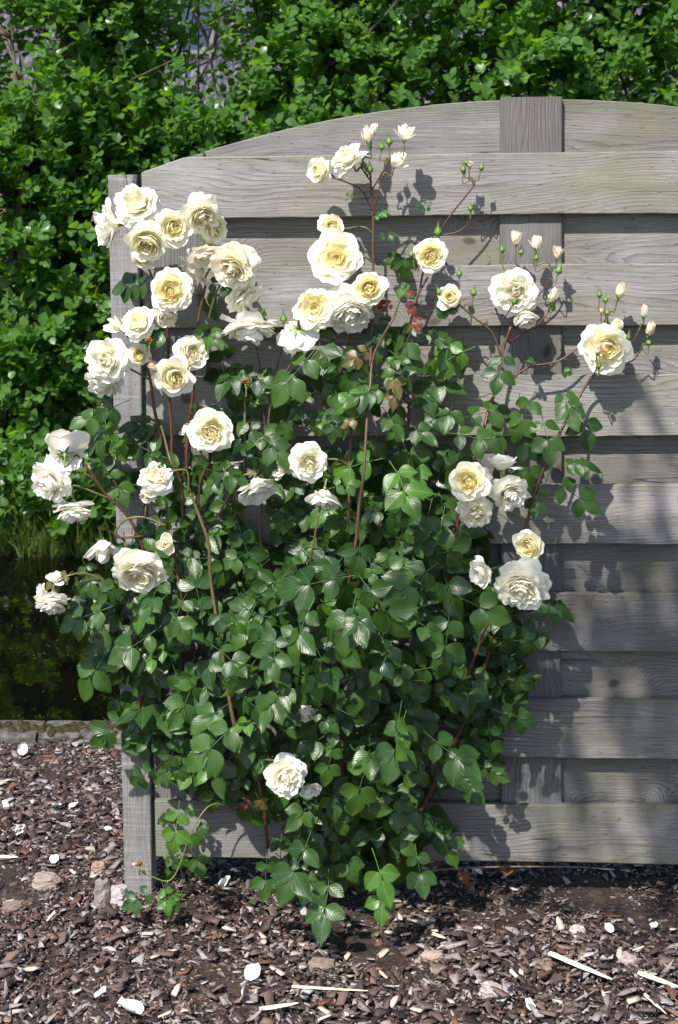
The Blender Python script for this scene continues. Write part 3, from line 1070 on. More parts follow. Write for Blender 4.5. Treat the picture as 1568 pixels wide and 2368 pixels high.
RINGS = {
    # count, length, phi0, phi1, halfwidth, tint, k, r0, h0, ruffle
    'full': [(5, 1.0, 60, 104, .68, .02, 1.2, .03, -.05, .05), (7, .96, 60, 84, .58, .05, 1.2, .03, 0, .05), (8, .90, 68, 56, .48, .15, 1, .03, .02, .05),
             (9, .84, 74, 30, .40, .35, 1, .03, .03, .05), (10, .74, 76, 8, .34, .55, .9, .02, .04, .045), (10, .64, 74, -6, .28, .7, .9, .0, .06, .045),
             (10, .52, 66, -12, .24, .8, 1, .0, .09, .045), (8, .42, 50, -18, .20, .9, 1, .0, .12, .04), (6, .32, 32, -10, .16, .9, 1, .0, .16, .04)],
    'dome': [(5, .98, 66, 112, .66, .02, 1.1, .03, -.05, .05), (7, .98, 60, 92, .56, .05, 1.3, .03, 0, .05), (9, .97, 56, 66, .46, .1, 1.2, .03, .04, .05),
             (10, .94, 56, 42, .38, .18, 1.2, .03, .05, .05), (11, .88, 54, 20, .32, .3, 1.1, .02, .07, .05), (11, .80, 48, 2, .27, .42, 1, .0, .1, .05),
             (10, .72, 40, -12, .24, .55, 1, .0, .13, .045), (8, .64, 28, -14, .20, .65, 1, .0, .16, .04), (6, .56, 14, -8, .16, .75, 1, .0, .2, .04)],
    'cup': [(5, 1.02, 50, 84, .66, .02, 1.5, .03, -.02, .05), (5, 1.06, 58, 34, .66, .06, 1.0, .03, 0, .045), (6, 1.04, 60, 12, .56, .2, .9, .03, .02, .045),
            (7, .96, 58, -4, .44, .4, .9, .02, .04, .045), (8, .86, 52, -14, .34, .55, .9, .0, .06, .04), (8, .76, 42, -16, .26, .7, 1, .0, .09, .04), (6, .66, 28, -12, .20, .8, 1, .0, .12, .04)],
    'open': [(6, 1.04, 68, 96, .68, .06, 1.0, .03, 0, .07), (7, .98, 70, 80, .60, .22, 1, .03, .02, .06), (8, .84, 72, 62, .48, .45, 1, .03, .03, .055),
             (8, .68, 74, 42, .38, .65, 1, .02, .03, .05), (8, .52, 74, 18, .27, .8, 1, .0, .04, .045), (7, .38, 64, 0, .2, .9, 1, 0, .06, .04)],
    'bell': [(5, 1.15, 50, 70, .72, .02, 1.3, .03, 0, .06), (6, 1.1, 46, 42, .62, .05, 1.2, .03, .02, .06), (7, 1.02, 42, 22, .50, .12, 1, .03, .04, .05), (7, .9, 38, 8, .38, .3, 1, .0, .05, .045), (6, .76, 28, -6, .28, .5, 1, .0, .08, .04)],
    'flat': [(7, 1.1, 86, 112, .60, .02, 1.0, .03, 0, .08), (8, 1.02, 80, 70, .52, .05, 1, .03, .03, .07), (9, .9, 68, 38, .42, .12, 1, .03, .05, .05), (9, .76, 58, 14, .32, .25, 1, .02, .06, .045), (7, .6, 45, -5, .24, .4, 1, 0, .08, .04)],
    'bud': [(3, 1.65, 50, -18, .62, .30, .75, .04, .0, .02), (3, 1.7, 38, -18, .50, .45, .75, .03, .02, .02), (3, 1.55, 28, -16, .36, .5, .8, .0, .05, .02)],
    'halfbud': [(3, 1.35, 55, 40, .60, .04, 1.4, .04, .0, .05), (4, 1.4, 48, -8, .62, .12, .8, .04, 0, .04), (4, 1.35, 42, -18, .50, .3, .8, .03, .02, .03), (4, 1.15, 32, -18, .36, .5, .8, .0, .05, .03)],
}
nouter = [0]


def bloom(px, py, dia, face, kind='full', yel=.3, dep=-.14, blush=0., seed=0, stalk=True, lab=None, cen=True):
    g = random.Random(int(px * 31 + py * 7 + seed))
    dep = near(px, py, dep)
    f = Vector((face[0], -face[2], face[1])).normalized()
    sc_ = (dep - CAM[1]) / 3287 * (1.0 / 1.0)         # metres per photo pixel at this depth
    if px < 640 and py < 920: dia = dia * 1.08
    Rr = dia * sc_ / 2 * (1.30 if kind in ('bell', 'flat') else 1.10)
    if kind in ('bud', 'halfbud'):
        Rr = dia * sc_ / 2 * (1.42 if kind == 'bud' else 1.12)
    c = Vector(at(px, py, dep))
    hc = {'full': .30, 'dome': .36, 'cup': .42, 'open': .18, 'bell': .5, 'flat': .25, 'bud': .75, 'halfbud': .6}[kind]
    base = c - f * Rr * hc
    F3 = frame_from(f, (g.uniform(-1, 1), g.uniform(-1, 1), g.uniform(-1, 1)))
    mt = BI @ to4(F3, base)
    mb = MB()
    rings = RINGS[kind]
    asy, asz = g.uniform(4, 15), g.uniform(0, 6.28)
    if dep > -.3 and px > 980 and py < 1000: pass
    outer = []
    for ri, (n_, L, a0, a1, W_, t, k, r0, h0, ruf) in enumerate(rings):
        ph = g.uniform(0, 6.28)
        # quartered heart: petals bunch towards a few centres
        nb = g.choice((3, 4, 5))
        for q in range(n_):
            az = ph + 2 * math.pi * q / n_ + g.uniform(-.22, .22)
            if ri >= 3 and kind in ('full', 'dome', 'cup'):
                az += .28 * math.sin(nb * az)
            tt = min(1, (t + .17) * (yel + .05) * 1.75)
            args = dict(ruf=ruf * g.uniform(.4, 1.15), k=k, r0=r0, h0=h0, wrap=g.uniform(.7, 1.15), scale=Rr, tintbase=yel * .25)
            aa_ = asy * math.cos(az - asz) if kind != 'bud' else 0
            a0_, a1_ = R(a0 + g.gauss(0, 5) + .5 * aa_), R(a1 + g.gauss(0, 10 if ri else 22) + aa_)
            LL = L * g.uniform(.86, 1.08) * (1 + .008 * aa_)
            if ri == 1 and g.random() < .15: a1_ += R(35)
            tgt = mb
            if ri == 0 and dia > 48 and n_ <= 5 and nouter[0] < 295:
                tgt = MB(); outer.append(tgt); nouter[0] += 1
            bl = blush * (1.0 if kind == 'bud' else g.uniform(0, 1)) if ri < 2 else blush * (.7 if kind == 'bud' else .2)
            petal(tgt, az, LL, a0_, a1_, W_ * g.uniform(.85, 1.1), tt, bl, g, **args, **(dict(nu=10, nv=8) if ri < 3 else dict(nu=7, nv=6)))
    if kind in ('full', 'dome', 'cup', 'open'):      # added filler dome for the packed heart, keeps petal gaps from going dark
        top = {'full': .30, 'dome': .40, 'cup': .42, 'open': .12}[kind]
        V = []; T = []; nr, na = 5, 14
        for i in range(nr + 1):
            r = .50 * i / nr
            for a in range(na):
                th = 2 * math.pi * a / na
                zz = top * math.cos(r / .5 * 1.25) + .03 * g.uniform(-1, 1)
                V.append((r * math.cos(th) * Rr, r * math.sin(th) * Rr, zz * Rr)); T.append(min(1, yel * 1.1))
        mb.add(V, [(i * na + a, (i + 1) * na + a, (i + 1) * na + (a + 1) % na, i * na + (a + 1) % na) for i in range(nr) for a in range(na)], tint=T)
    if kind in ('open', 'full') and cen:
        for q in range(9 if yel > .6 else 0):   # stamens in the heart
            a = g.uniform(0, 6.28); r = g.uniform(0, .05)
            p0 = np.array((r * math.cos(a), r * math.sin(a), .20 if kind == 'full' else .10)) * Rr
            p1 = p0 + np.array((math.cos(a) * .07, math.sin(a) * .07, .13)) * Rr
            tube(mb, [p0, p1], .018 * Rr, .022 * Rr, 4, tint=1.)
    nm = 'rose_bud' if kind == 'bud' else 'rose_bloom'
    o = link(nm, mb.mesh(nm, M['petal'], True, ('tint', 'blush', 'uv')), bush, mt)
    for m_ in outer:
        link('petal', m_.mesh('petal', M['petal'], True, ('tint', 'blush', 'uv')), o)
    cb = MB()
    if kind == 'bud':
        calyx(cb, Rr * 1.15, g, reflex=g.uniform(-.1, .45), hip=1.35, long=1.2)
    else:
        calyx(cb, max(Rr * .72, .014), g, reflex=g.uniform(.35, .8), long=.95)
    link('calyx', cb.mesh('calyx', M['green']), o)
    if lab:
        o['label'] = lab
    if stalk:
        stalk_to(base - f * Rr * .18, f, thick=.0017 if kind == 'bud' else .0022)
    return o


def stalk_to(p, f, thick=.002, node=None):
    p = np.array(p)
    if node is None:
        best, bd = None, 1e9
        for q in stempts:
            d = np.linalg.norm((q - p) * np.array([1, 1.0, 1]))
            pen = .0 if q[2] < p[2] - .01 else .07
            if d + pen < bd and d > .02:
                bd, best = d + pen, q
        node = best
    L = np.linalg.norm(node - p)
    fa = np.array(f)
    mid1 = p - fa * min(.05, L * .4) + np.array((0, 0, -.006))
    mid2 = node + (p - node) * .3 + np.array((0, 0, .12 * L))
    sp = spline([node, mid2, mid1, p], 6)
    mb = MB()
    tube(mb, sp - off, thick * 1.15, thick, 6, tint=np.linspace(.35, .75, len(sp)))
    link('stalk', mb.mesh('stalk', M['cane']), bush)


def greenbud(px, py, dia, face, dep=-.1, pink=0., stalk=True, node=None):
    g = random.Random(int(px * 13 + py))
    dep = near(px, py, dep)
    f = Vector((face[0], -face[2], face[1])).normalized()
    Rr = dia * (dep - CAM[1]) / 3287 / 2
    base = Vector(at(px, py, dep)) - f * Rr * .5
    mb = MB()
    prof = [(-1.15, .18), (-1.05, .42), (-.75, .55), (-.42, .42), (-.3, .5), (.1, .92), (.55, 1.0), (1.0, .8), (1.5, .42), (1.95, .12), (2.1, .02)]
    n_ = 9
    V = [(r * Rr * math.cos(a), r * Rr * math.sin(a), z * Rr) for z, r in prof for a in np.linspace(0, 6.283, n_, endpoint=False)]
    F = [(i * n_ + k, i * n_ + (k + 1) % n_, (i + 1) * n_ + (k + 1) % n_, (i + 1) * n_ + k) for i in range(len(prof) - 1) for k in range(n_)]
    mb.add(V, F, tint=.5)
    o = link('rose_bud', mb.mesh('rose_bud', M['green']), bush, BI @ to4(frame_from(f), base))
    cb = MB()
    for q in range(5):
        az = q * 1.2566
        ca, sa = math.cos(az), math.sin(az)
        V = []
        for j, (z, r) in enumerate([(-.35, .5), (.1, .97), (.55, 1.06), (1.1, .86), (1.7, .5), (2.4, .25), (3.0 + g.uniform(0, .9), .2 + g.uniform(0, .5))]):
            wd = .52 * (1 - j / 6.3) * Rr
            for u in (-1, 0, 1):
                rr_ = r * Rr * (1.06 if u == 0 else 1.0)
                V.append((rr_ * ca - u * wd * sa, rr_ * sa + u * wd * ca, z * Rr))
        cb.add(V, [(j * 3 + i, j * 3 + i + 1, (j + 1) * 3 + i + 1, (j + 1) * 3 + i) for j in range(6) for i in range(2)], tint=.5)
    link('sepal', cb.mesh('sepal', M['green']), o)
    if stalk:
        stalk_to(base - f * Rr * 1.1, f, .0013, node)


# flower heads: px, py, diameter, facing (right, up, to viewer), kind, yellow, depth, blush
B = [
    (318, 472, 106, (-.25, .55, .8), 'dome', .35, -.16, 0), (246, 522, 88, (-.9, -.1, .3), 'bell', .1, -.15, 0), (342, 563, 98, (.05, -.45, .85), 'cup', .7, -.19, 0),
    (402, 525, 86, (.45, .1, .85), 'full', .6, -.17, 0), (465, 500, 92, (.35, -.35, .6), 'dome', .55, -.16, 0), (497, 532, 74, (.75, -.1, .6), 'full', .55, -.13, 0),
    (330, 598, 56, (.1, -.5, .8), 'cup', .6, -.14, 0), (476, 590, 66, (.1, -.8, .4), 'bell', .3, -.15, .5), (538, 620, 108, (-.25, -.35, .85), 'dome', .45, -.18, .15),
    (447, 628, 72, (-.7, -.4, .2), 'bell', .4, -.10, .1), (568, 688, 76, (.75, -.5, .3), 'flat', .25, -.12, 0), (392, 670, 98, (0, .05, 1), 'full', .75, -.19, 0),
    (387, 728, 52, (.1, -.6, .5), 'cup', .2, -.13, 0), (320, 746, 80, (-.35, .5, .7), 'dome', .45, -.15, 0), (268, 750, 34, (-.5, .45, .4), 'bud', .5, -.14, 0),
    (370, 742, 42, (.7, .3, .5), 'bell', .05, -.13, 0), (248, 833, 100, (-.15, .1, .95), 'dome', .2, -.19, 0), (240, 888, 88, (-.2, -.7, .5), 'dome', .1, -.15, 0),
    (320, 820, 54, (.1, .3, .8), 'cup', .9, -.12, 0), (444, 815, 84, (.45, .1, .8), 'full', .3, -.15, 0), (400, 874, 94, (.3, .1, .9), 'cup', .5, -.19, 0),
    (576, 762, 98, (.05, -.92, .25), 'flat', .05, -.13, .05), (686, 780, 86, (-.1, -.6, -.45), 'bell', .15, -.12, .0), (488, 998, 110, (.05, .05, 1), 'full', .35, -.2, 0),
    (150, 1026, 88, (-.15, .55, -.6), 'bell', .05, -.24, .2), (158, 1068, 62, (.2, -.5, -.6), 'bell', .15, -.22, 0), (116, 1118, 108, (-.4, -.3, .7), 'dome', .08, -.27, 0),
    (170, 1182, 100, (.05, -.8, .3), 'dome', .02, -.25, 0), (360, 1102, 88, (.0, .75, .55), 'dome', .15, -.21, .12), (338, 1146, 46, (-.1, -.4, .8), 'cup', .2, -.22, .1),
    (527, 1087, 66, (.4, -.7, .2), 'bell', .08, -.16, 0), (600, 1130, 82, (.35, -.7, .45), 'bell', .08, -.2, 0), (716, 1070, 94, (.25, .0, .95), 'full', .25, -.19, 0),
    (748, 1155, 72, (-.1, -.8, .4), 'bell', .05, -.22, 0), (238, 1272, 74, (.15, -.8, .35), 'halfbud', .1, -.23, .35), (382, 1258, 54, (-.05, .15, .6), 'halfbud', .45, -.24, 0),
    (327, 1330, 132, (.1, -.5, .75), 'full', .3, -.25, .08), (120, 1397, 82, (.05, -.8, .45), 'dome', .08, -.25, 0), (95, 1372, 44, (-.8, .1, .3), 'bell', 0, -.23, 0),
    (127, 1335, 34, (.1, .7, .3), 'bell', 0, -.2, 0),
    (778, 597, 118, (-.05, .05, 1), 'open', .65, -.14, 0), (768, 521, 64, (.05, .15, .95), 'cup', .7, -.1, 0), (853, 665, 90, (.05, .15, .95), 'cup', .85, -.16, 0),
    (727, 712, 94, (-.1, .0, 1), 'open', .95, -.17, 0), (812, 722, 122, (.1, -.5, .6), 'dome', .06, -.12, 0), (998, 592, 84, (0, .0, 1), 'full', .75, -.12, 0),
    (737, 393, 70, (-.55, .1, .75), 'cup', .5, -.12, 0), (803, 364, 88, (-.35, .45, .3), 'dome', .25, -.12, 0), (850, 314, 38, (-.15, .9, .3), 'bud', .4, -.1, .45),
    (863, 300, 28, (.15, .9, -.1), 'bud', .3, -.08, .6), (936, 309, 52, (.1, .9, .1), 'halfbud', .2, -.11, .15), (917, 372, 52, (.35, .8, .3), 'halfbud', .4, -.11, .05),
    (1042, 686, 62, (-.15, .2, .85), 'cup', .65, -.11, 0), (1192, 672, 114, (-.1, .1, 1), 'dome', .15, -.12, 0), (1214, 738, 70, (.2, -.65, .5), 'cup', .35, -.15, 0),
    (1402, 800, 122, (.0, .05, 1), 'full', .55, -.14, 0), (1430, 750, 32, (.3, .5, .6), 'cup', .8, -.1, 0), (1082, 1112, 98, (-.2, .1, .9), 'full', .75, -.22, 0),
    (1101, 1188, 84, (.05, -.35, .85), 'dome', .35, -.2, 0), (1182, 1140, 96, (.25, -.4, .8), 'dome', .05, -.2, 0), (1160, 1068, 64, (.05, .8, -.2), 'bell', .0, -.19, 0),
    (1225, 1262, 80, (-.35, .1, .8), 'cup', .9, -.18, 0), (1112, 1326, 66, (-.65, -.2, .4), 'bell', .1, -.21, 0), (1203, 1357, 128, (-.05, -.35, .85), 'dome', .2, -.23, 0),
    (657, 1792, 102, (.05, .0, 1), 'dome', .15, -.36, 0), (830, 925, 70, (.1, .0, .8), 'full', .2, -.13, 0), (706, 1648, 58, (.2, -.6, .5), 'bell', .1, -.28, 0),
    (715, 1828, 44, (.2, -.5, .7), 'bell', .1, -.28, 0), (431, 990, 30, (-.2, -.3, .5), 'bud', .2, -.14, .1), (650, 1080, 46, (-.5, .2, .4), 'bell', .1, -.16, 0),
]
for i, b in enumerate(B):
    bloom(*b[:7], blush=b[7], seed=i, stalk=i < 66 and (b[0], b[1]) not in ((330, 598), (158, 1068), (370, 742), (387, 728)))
# cream and peach buds
PB = [(1193, 549, 30, (0, 1, .2), .45, -.12, .45), (1239, 563, 32, (.08, 1, .15), .45, -.11, .35), (1291, 584, 28, (.2, 1, .15), .4, -.11, .6), (1278, 683, 34, (.25, .8, .4), .35, -.13, .4),
      (1434, 673, 34, (.25, .9, .3), .6, -.12, .35), (1489, 720, 28, (.0, .95, .3), .35, -.12, .6), (1503, 761, 32, (.15, .85, .4), .5, -.13, .35), (1385, 806, 28, (.15, .8, .6), .4, -.21, .55),
      (1086, 381, 17, (.05, 1, .2), .5, -.1, 0), (353, 850, 24, (-.3, .5, .6), .4, -.21, .4), (443, 838, 20, (.3, .3, .7), .4, -.2, .5), (776, 981, 15, (.3, .2, .7), .6, -.18, .2), (1391, 718, 15, (0, .9, .3), .4, -.11, .6)]
for (px, py, dia, fc, ye, dp, bl) in PB:
    bloom(px, py, dia, fc, 'bud', ye, dp, bl, stalk=True)
GB = [(1161, 577, 12, (-.1, 1, .1)), (1204, 583, 13, (.1, 1, .1)), (1240, 596, 11, (0, 1, .1)), (1292, 626, 15, (.3, .9, .1)), (1278, 712, 13, (.35, .8, .1)), (1191, 697, 15, (.5, .7, .5)),
      (1386, 681, 12, (0, 1, .1)), (1400, 693, 12, (.1, 1, .1)), (1500, 792, 13, (.1, 1, .1)), (1385, 846, 11, (.05, 1, .3)), (1062, 633, 13, (0, 1, .1)), (1095, 677, 14, (.2, 1, .1)),
      (1013, 536, 18, (0, 1, .2)), (1088, 482, 11, (0, 1, .1)), (1016, 675, 13, (-.4, .9, .1)), (900, 328, 15, (0, 1, .1)), (883, 340, 13, (.2, 1, .1)), (815, 355, 13, (0, 1, .3)),
      (855, 392, 16, (0, 1, .3)), (842, 382, 12, (-.3, 1, .3)), (1071, 392, 13, (0, 1, .1)), (1078, 376, 10, (.1, 1, .1)), (1113, 388, 12, (.3, 1, .1)), (952, 588, 14, (-.3, 1, .1)), (602, 716, 11, (-.1, 1, .1)),
      (611, 727, 11, (.1, 1, .1)), (656, 737, 16, (0, 1, .2)), (452, 940, 16, (0, 1, .2)), (612, 860, 10, (.5, .8, .1)), (1452, 780, 12, (.2, 1, .1)), (1404, 723, 12, (.1, 1, .1)), (355, 790, 16, (.2, -.4, .6))]
for (px, py, dia, fc) in GB:
    greenbud(px, py, dia, fc, dep=-.2 if (px, py) in ((1191, 697), (1385, 846)) else -.105)


# withered head with brown stamens and one last petal
def withered(px, py, dia, dep):
    g = random.Random(px)
    base = Vector(at(px, py, dep))
    mb = MB()
    Rr = dia * .00095 / 2
    for q in range(46):
        a = g.uniform(0, 6.28); e_ = g.uniform(.2, 1.4)
        d = np.array((math.cos(a) * math.cos(e_), math.sin(a) * math.cos(e_) - .2, math.sin(e_)))
        tube(mb, [d * .1 * Rr, d * Rr * .62], .0007, .0013, 4)
    o = link('withered_head', mb.mesh('withered_head', M['stamen']), bush, BI @ Matrix.Translation(base))
    cb = MB(); calyx(cb, Rr * 1.2, g, .7, 1.4, 1.3)
    link('calyx', cb.mesh('calyx', M['green']), o)
    pb = MB(); petal(pb, 2.9, 1.25, 1.2, 1.9, .5, .2, 0, g, scale=Rr)
    link('petal', pb.mesh('petal', M['petal'], True, ('tint', 'blush', 'uv')), o)
    stalk_to(base - Vector((0, 0, Rr * .4)), Vector((0, 0, 1)), .0022)


withered(569, 886, 46, -.11)
withered(345, 790, 36, -.16)
withered(322, 2000, 34, -.16)

# green tie wire
wm = MB()
c0 = at(650, 893, -.09)
tube(wm, [c0 + np.array((.012 * math.cos(a), .008 * math.sin(a), .002 * math.sin(2 * a) + a * .0006)) for a in np.linspace(0, 12.5, 28)], .0011, .0011, 5)
tube(wm, spline([c0 + np.array((.012, 0, .006)), at(700, 940, -.05), at(752, 1000, -.01)], 6), .0007, .0007, 5)
tag(link('tie_wire', wm.mesh('tie_wire', M['wire'])), 'thin green wire tying a rose cane in the middle of the bush', 'wire')

# ------------------------------------------------------------ hedge of alder behind the pond
def simple_leaf(mb_v, mb_f, mb_t, p, d, n, L, W, t, n0):
    s_ = np.cross(d, n)
    a = p + d * L * .30 + s_ * W * .46 + n * W * .12
    b = p + d * L * .30 - s_ * W * .46 + n * W * .12
    c = p + d * L * .72 + s_ * W * .44 + n * W * .09 - n * L * .04
    e = p + d * L * .72 - s_ * W * .44 + n * W * .09 - n * L * .04
    m1 = p + d * L * .5
    tip = p + d * L - n * L * .12
    mb_v += [p, a, c, tip, e, b, m1]
    mb_f += [(n0, n0 + 6, n0 + 1), (n0 + 1, n0 + 6, n0 + 2), (n0 + 6, n0 + 3, n0 + 2), (n0, n0 + 5, n0 + 6), (n0 + 5, n0 + 4, n0 + 6), (n0 + 4, n0 + 3, n0 + 6)]
    mb_t += [t] * 7


def nrm(v):
    return v / (np.linalg.norm(v) + 1e-9)


NG = np.random.default_rng(5)


def shrub(cx, cy, wx, wy, H, label, nshoot, seed, holes=(), nsingle=120, branchy=()):
    g = random.Random(seed)
    e = empty('alder_shrub', (cx, cy, 0.03))
    tag(e, label, 'shrub', 'leafy green alder shrubs across the pond')
    offs = np.array((cx, cy, 0.03))
    # stems
    tips = []
    sb = MB()
    for k in range(7):
        a = g.uniform(0, 6.28)
        b0 = np.array((cx + .12 * math.cos(a), cy + .12 * math.sin(a), 0.0))
        top = np.array((cx + g.uniform(-.8, .8) * wx, cy + g.uniform(-.6, .6) * wy, H * g.uniform(.8, 1.0)))
        mid = b0 + (top - b0) * .45 + np.array((g.gauss(0, .12), g.gauss(0, .12), .1))
        sp = spline([b0, mid, top], 8)
        tube(sb, sp - offs, .022, .004, 7)
        for j in range(4, len(sp), 2):
            for _ in range(2):
                q = sp[j]
                out = q + np.array((g.gauss(0, .38), g.gauss(-.12, .3), g.uniform(.1, .5)))
                tw = spline([q, (q + out) / 2 + np.array((0, 0, -.04)), out], 4)
                tube(sb, tw - offs, .006, .002, 5)
    for pts in branchy:
        sp = spline([at(*p) for p in pts], 6)
        tube(sb, sp - offs, .016, .005, 6)
    link('trunk', sb.mesh('trunk', M['bark']), e)
    # shoots with leaves
    V = []; F = []; T = []
    singles = []
    for i in range(nshoot):
        for _try in range(20):
            u = g.uniform(-1, 1); v = g.uniform(-1, 1); h = g.uniform(0, 1) ** .8
            prof = (1 - max(0, (h - .72) / .28) ** 2 * .45)
            if u * u + v * v * .8 > prof * prof:
                continue
            x = cx + u * wx * 1.1; y = cy + v * wy; z = .02 + h * H
            dn = mnoise.noise((x * 1.7, y * 1.7, z * 1.9)) + .45 * mnoise.noise((x * 4.3, y * 4, z * 4.3))
            if dn < -.16 and g.random() < .75:
                continue
            bad = False
            for (hx, hz, rx, rz, pr) in holes:
                if ((x - hx) / rx) ** 2 + ((z - hz) / rz) ** 2 < 1 and g.random() < pr:
                    bad = True
            if bad:
                continue
            if v > .2 and g.random() < .5:   # most leaves on the lit, open side
                continue
            break
        else:
            continue
        if h < .22 and v < 0: y -= .28 * (.22 - h) / .22
        p = np.array((x, y, z))
        d = nrm(np.array((u * .7 + g.gauss(0, .35), -.45 + v * .4 + g.gauss(0, .3), .55 + g.gauss(0, .3))))
        L = g.uniform(.16, .36)
        nl = int(L / .022)
        side = nrm(np.cross(d, np.array((g.gauss(0, 1), g.gauss(0, 1), g.gauss(0, 1)))))
        tb = g.uniform(.0, .55)
        for j in range(nl):
            t = (j + .5) / nl
            q = p + d * L * t + np.array((0, 0, -.05 * t * t))
            ang = j * 2.4
            oth = np.cross(d, side)
            o_ = side * math.cos(ang) + oth * math.sin(ang)
            ld = nrm(o_ * .8 + d * .55 + np.array((0, -.25, .05)))
            ln = nrm(np.array((-.2 + g.gauss(0, .36), -.5 + g.gauss(0, .36), .8 + g.gauss(0, .25))))
            ln = nrm(ln - ld * np.dot(ln, ld))
            Ll = g.uniform(.044, .086) * (1.05 - .35 * t)
            tt = min(1, tb + .5 * t * t + g.uniform(-.1, .1))
            if len(singles) < nsingle and v < -.45 and g.random() < .06:
                singles.append((q, ld, ln, Ll * 1.1, tt))
            else:
                simple_leaf(V, F, T, q + ld * .008 - offs, ld, ln, Ll, Ll * .82, tt, len(V))
    mb = MB(); mb.add(np.array(V), F, tint=np.array(T))
    tag(link('crown', mb.mesh('crown', M['alder'], True), e), kind='stuff')
    for (q, ld, ln, Ll, tt) in singles:
        me = HL[g.randrange(len(HL))]
        F3 = Matrix((Vector(np.cross(ld, ln)), Vector(ld), Vector(ln))).transposed()
        link('leaf', me, e, to4(F3, q - offs, Ll))


HL = []
for i in range(6):
    V = []; F = []; T = []
    simple_leaf(V, F, T, np.zeros(3), np.array((0, 1., 0)), np.array((0, 0, 1.)), 1.0, .84, .15 + .15 * i, 0)
    m_ = MB(); m_.add(np.array(V), F, tint=np.array(T))
    HL.append(m_.mesh('leaf', M['alder'], True))

h1 = at(90, 170, 4.6); h2 = at(490, 120, 4.6); h3 = at(1340, 30, 4.6); h4 = at(1480, 200, 4.6); h5 = at(30, 450, 4.6)
HOLES = [(h1[0], h1[2], .22, .20, .82), (h2[0], h2[2], .33, .40, .86), (h3[0], h3[2], .14, .10, .7), (h4[0], h4[2], .08, .1, .5), (h5[0], h5[2], .16, .14, .6)]
br = [[(480, -60, 4.3), (445, 10, 4.3), (480, 95, 4.25), (497, 195, 4.2), (520, 330, 4.2)], [(515, -30, 4.35), (482, 92, 4.3)], [(570, 90, 4.3), (500, 165, 4.25)], [(620, 140, 4.3), (590, 20, 4.3), (585, -40, 4.3)]]
br2 = [[(30, 170, 4.1), (60, 240, 4.1), (130, 330, 4.1), (190, 430, 4.1), (240, 500, 4.1)], [(0, 60, 4.2), (40, 160, 4.15)], [(300, 480, 4.1), (200, 430, 4.1), (100, 420, 4.1)]]
shrub(-2.2, 4.35, .95, .62, 3.15, 'leafy alder shrub at the left edge of the photo, left of the post', 2300, 1, HOLES, 75, br2)
shrub(-1.0, 4.6, .95, .70, 3.2, 'loose alder shrub with the roof and skylight showing through above the arch shoulder', 2300, 2, HOLES, 75, br)
shrub(.35, 4.55, .95, .70, 3.4, 'dense alder shrub above the middle of the fence arch', 2300, 3, HOLES, 75)
shrub(1.6, 4.65, 1.0, .70, 3.3, 'dense alder shrub above the right end of the fence', 2200, 4, HOLES, 75)
shrub(-3.6, 4.6, .9, .6, 2.6, 'alder shrub beyond the left edge of the photo', 500, 6, [], 0)
shrub(3.1, 4.7, .9, .6, 2.8, 'alder shrub beyond the right edge of the photo', 450, 8, [], 0)

# ------------------------------------------------------------ grass on the far bank and duckweed
g = random.Random(77)
mb = MB(); V = []; F = []; T = []
for i in range(5200):
    x = g.uniform(-3.4, 1.2); y = g.uniform(3.55, 3.95)
    z = -.13 + max(0, (y - 3.6)) * .6
    H_ = g.uniform(.06, .24) * (.5 + .9 * max(0, .5 + mnoise.noise((x * 2, y, 3))))
    a = g.uniform(0, 6.28); w_ = g.uniform(.003, .006)
    lean = np.array((g.gauss(0, .3), g.gauss(-.25, .25), 0)) * H_
    c, s_ = math.cos(a) * w_, math.sin(a) * w_
    p = np.array((x, y, z)); m1 = p + lean * .35 + (0, 0, H_ * .6); tp = p + lean * 1.2 + (0, 0, H_)
    n0 = len(V); d = np.array((c, s_, 0))
    V += [p - d, p + d, m1 + d * .8, m1 - d * .8, tp]
    F += [(n0, n0 + 1, n0 + 2, n0 + 3), (n0 + 3, n0 + 2, n0 + 4)]
    T += [g.uniform(0, 1)] * 5
mb.add(np.array(V), F, tint=np.array(T))
tag(link('grass', mb.mesh('grass', M['grass'])), 'long green grass hanging over the far bank of the pond', 'grass', kind='stuff')
mb = MB()
for i in range(1500):
    x = g.uniform(-3.4, 1.5); y = g.uniform(1.1, 3.6)
    if g.random() < .35:
        y = 1.1 + (y - 1.1) * .4
    if mnoise.noise((x * 2.0, y * 5, 2)) < -.05 and g.random() < .7:
        continue
    for q in range(g.choice((1, 1, 2, 3))):
        xx, yy = x + g.gauss(0, .012), y + g.gauss(0, .006)
        r = g.uniform(.0012, .0032)
        mb.add([(xx + r * math.cos(a) * 1.3, yy + r * math.sin(a), -.0985 + q * .0001) for a in (0, 1.05, 2.1, 3.14, 4.2, 5.2)], [(0, 1, 2, 3, 4, 5)])
tag(link('duckweed', mb.mesh('duckweed', M['duckweed'], False)), 'flecks of duckweed floating on the dark pond', 'duckweed', kind='stuff')


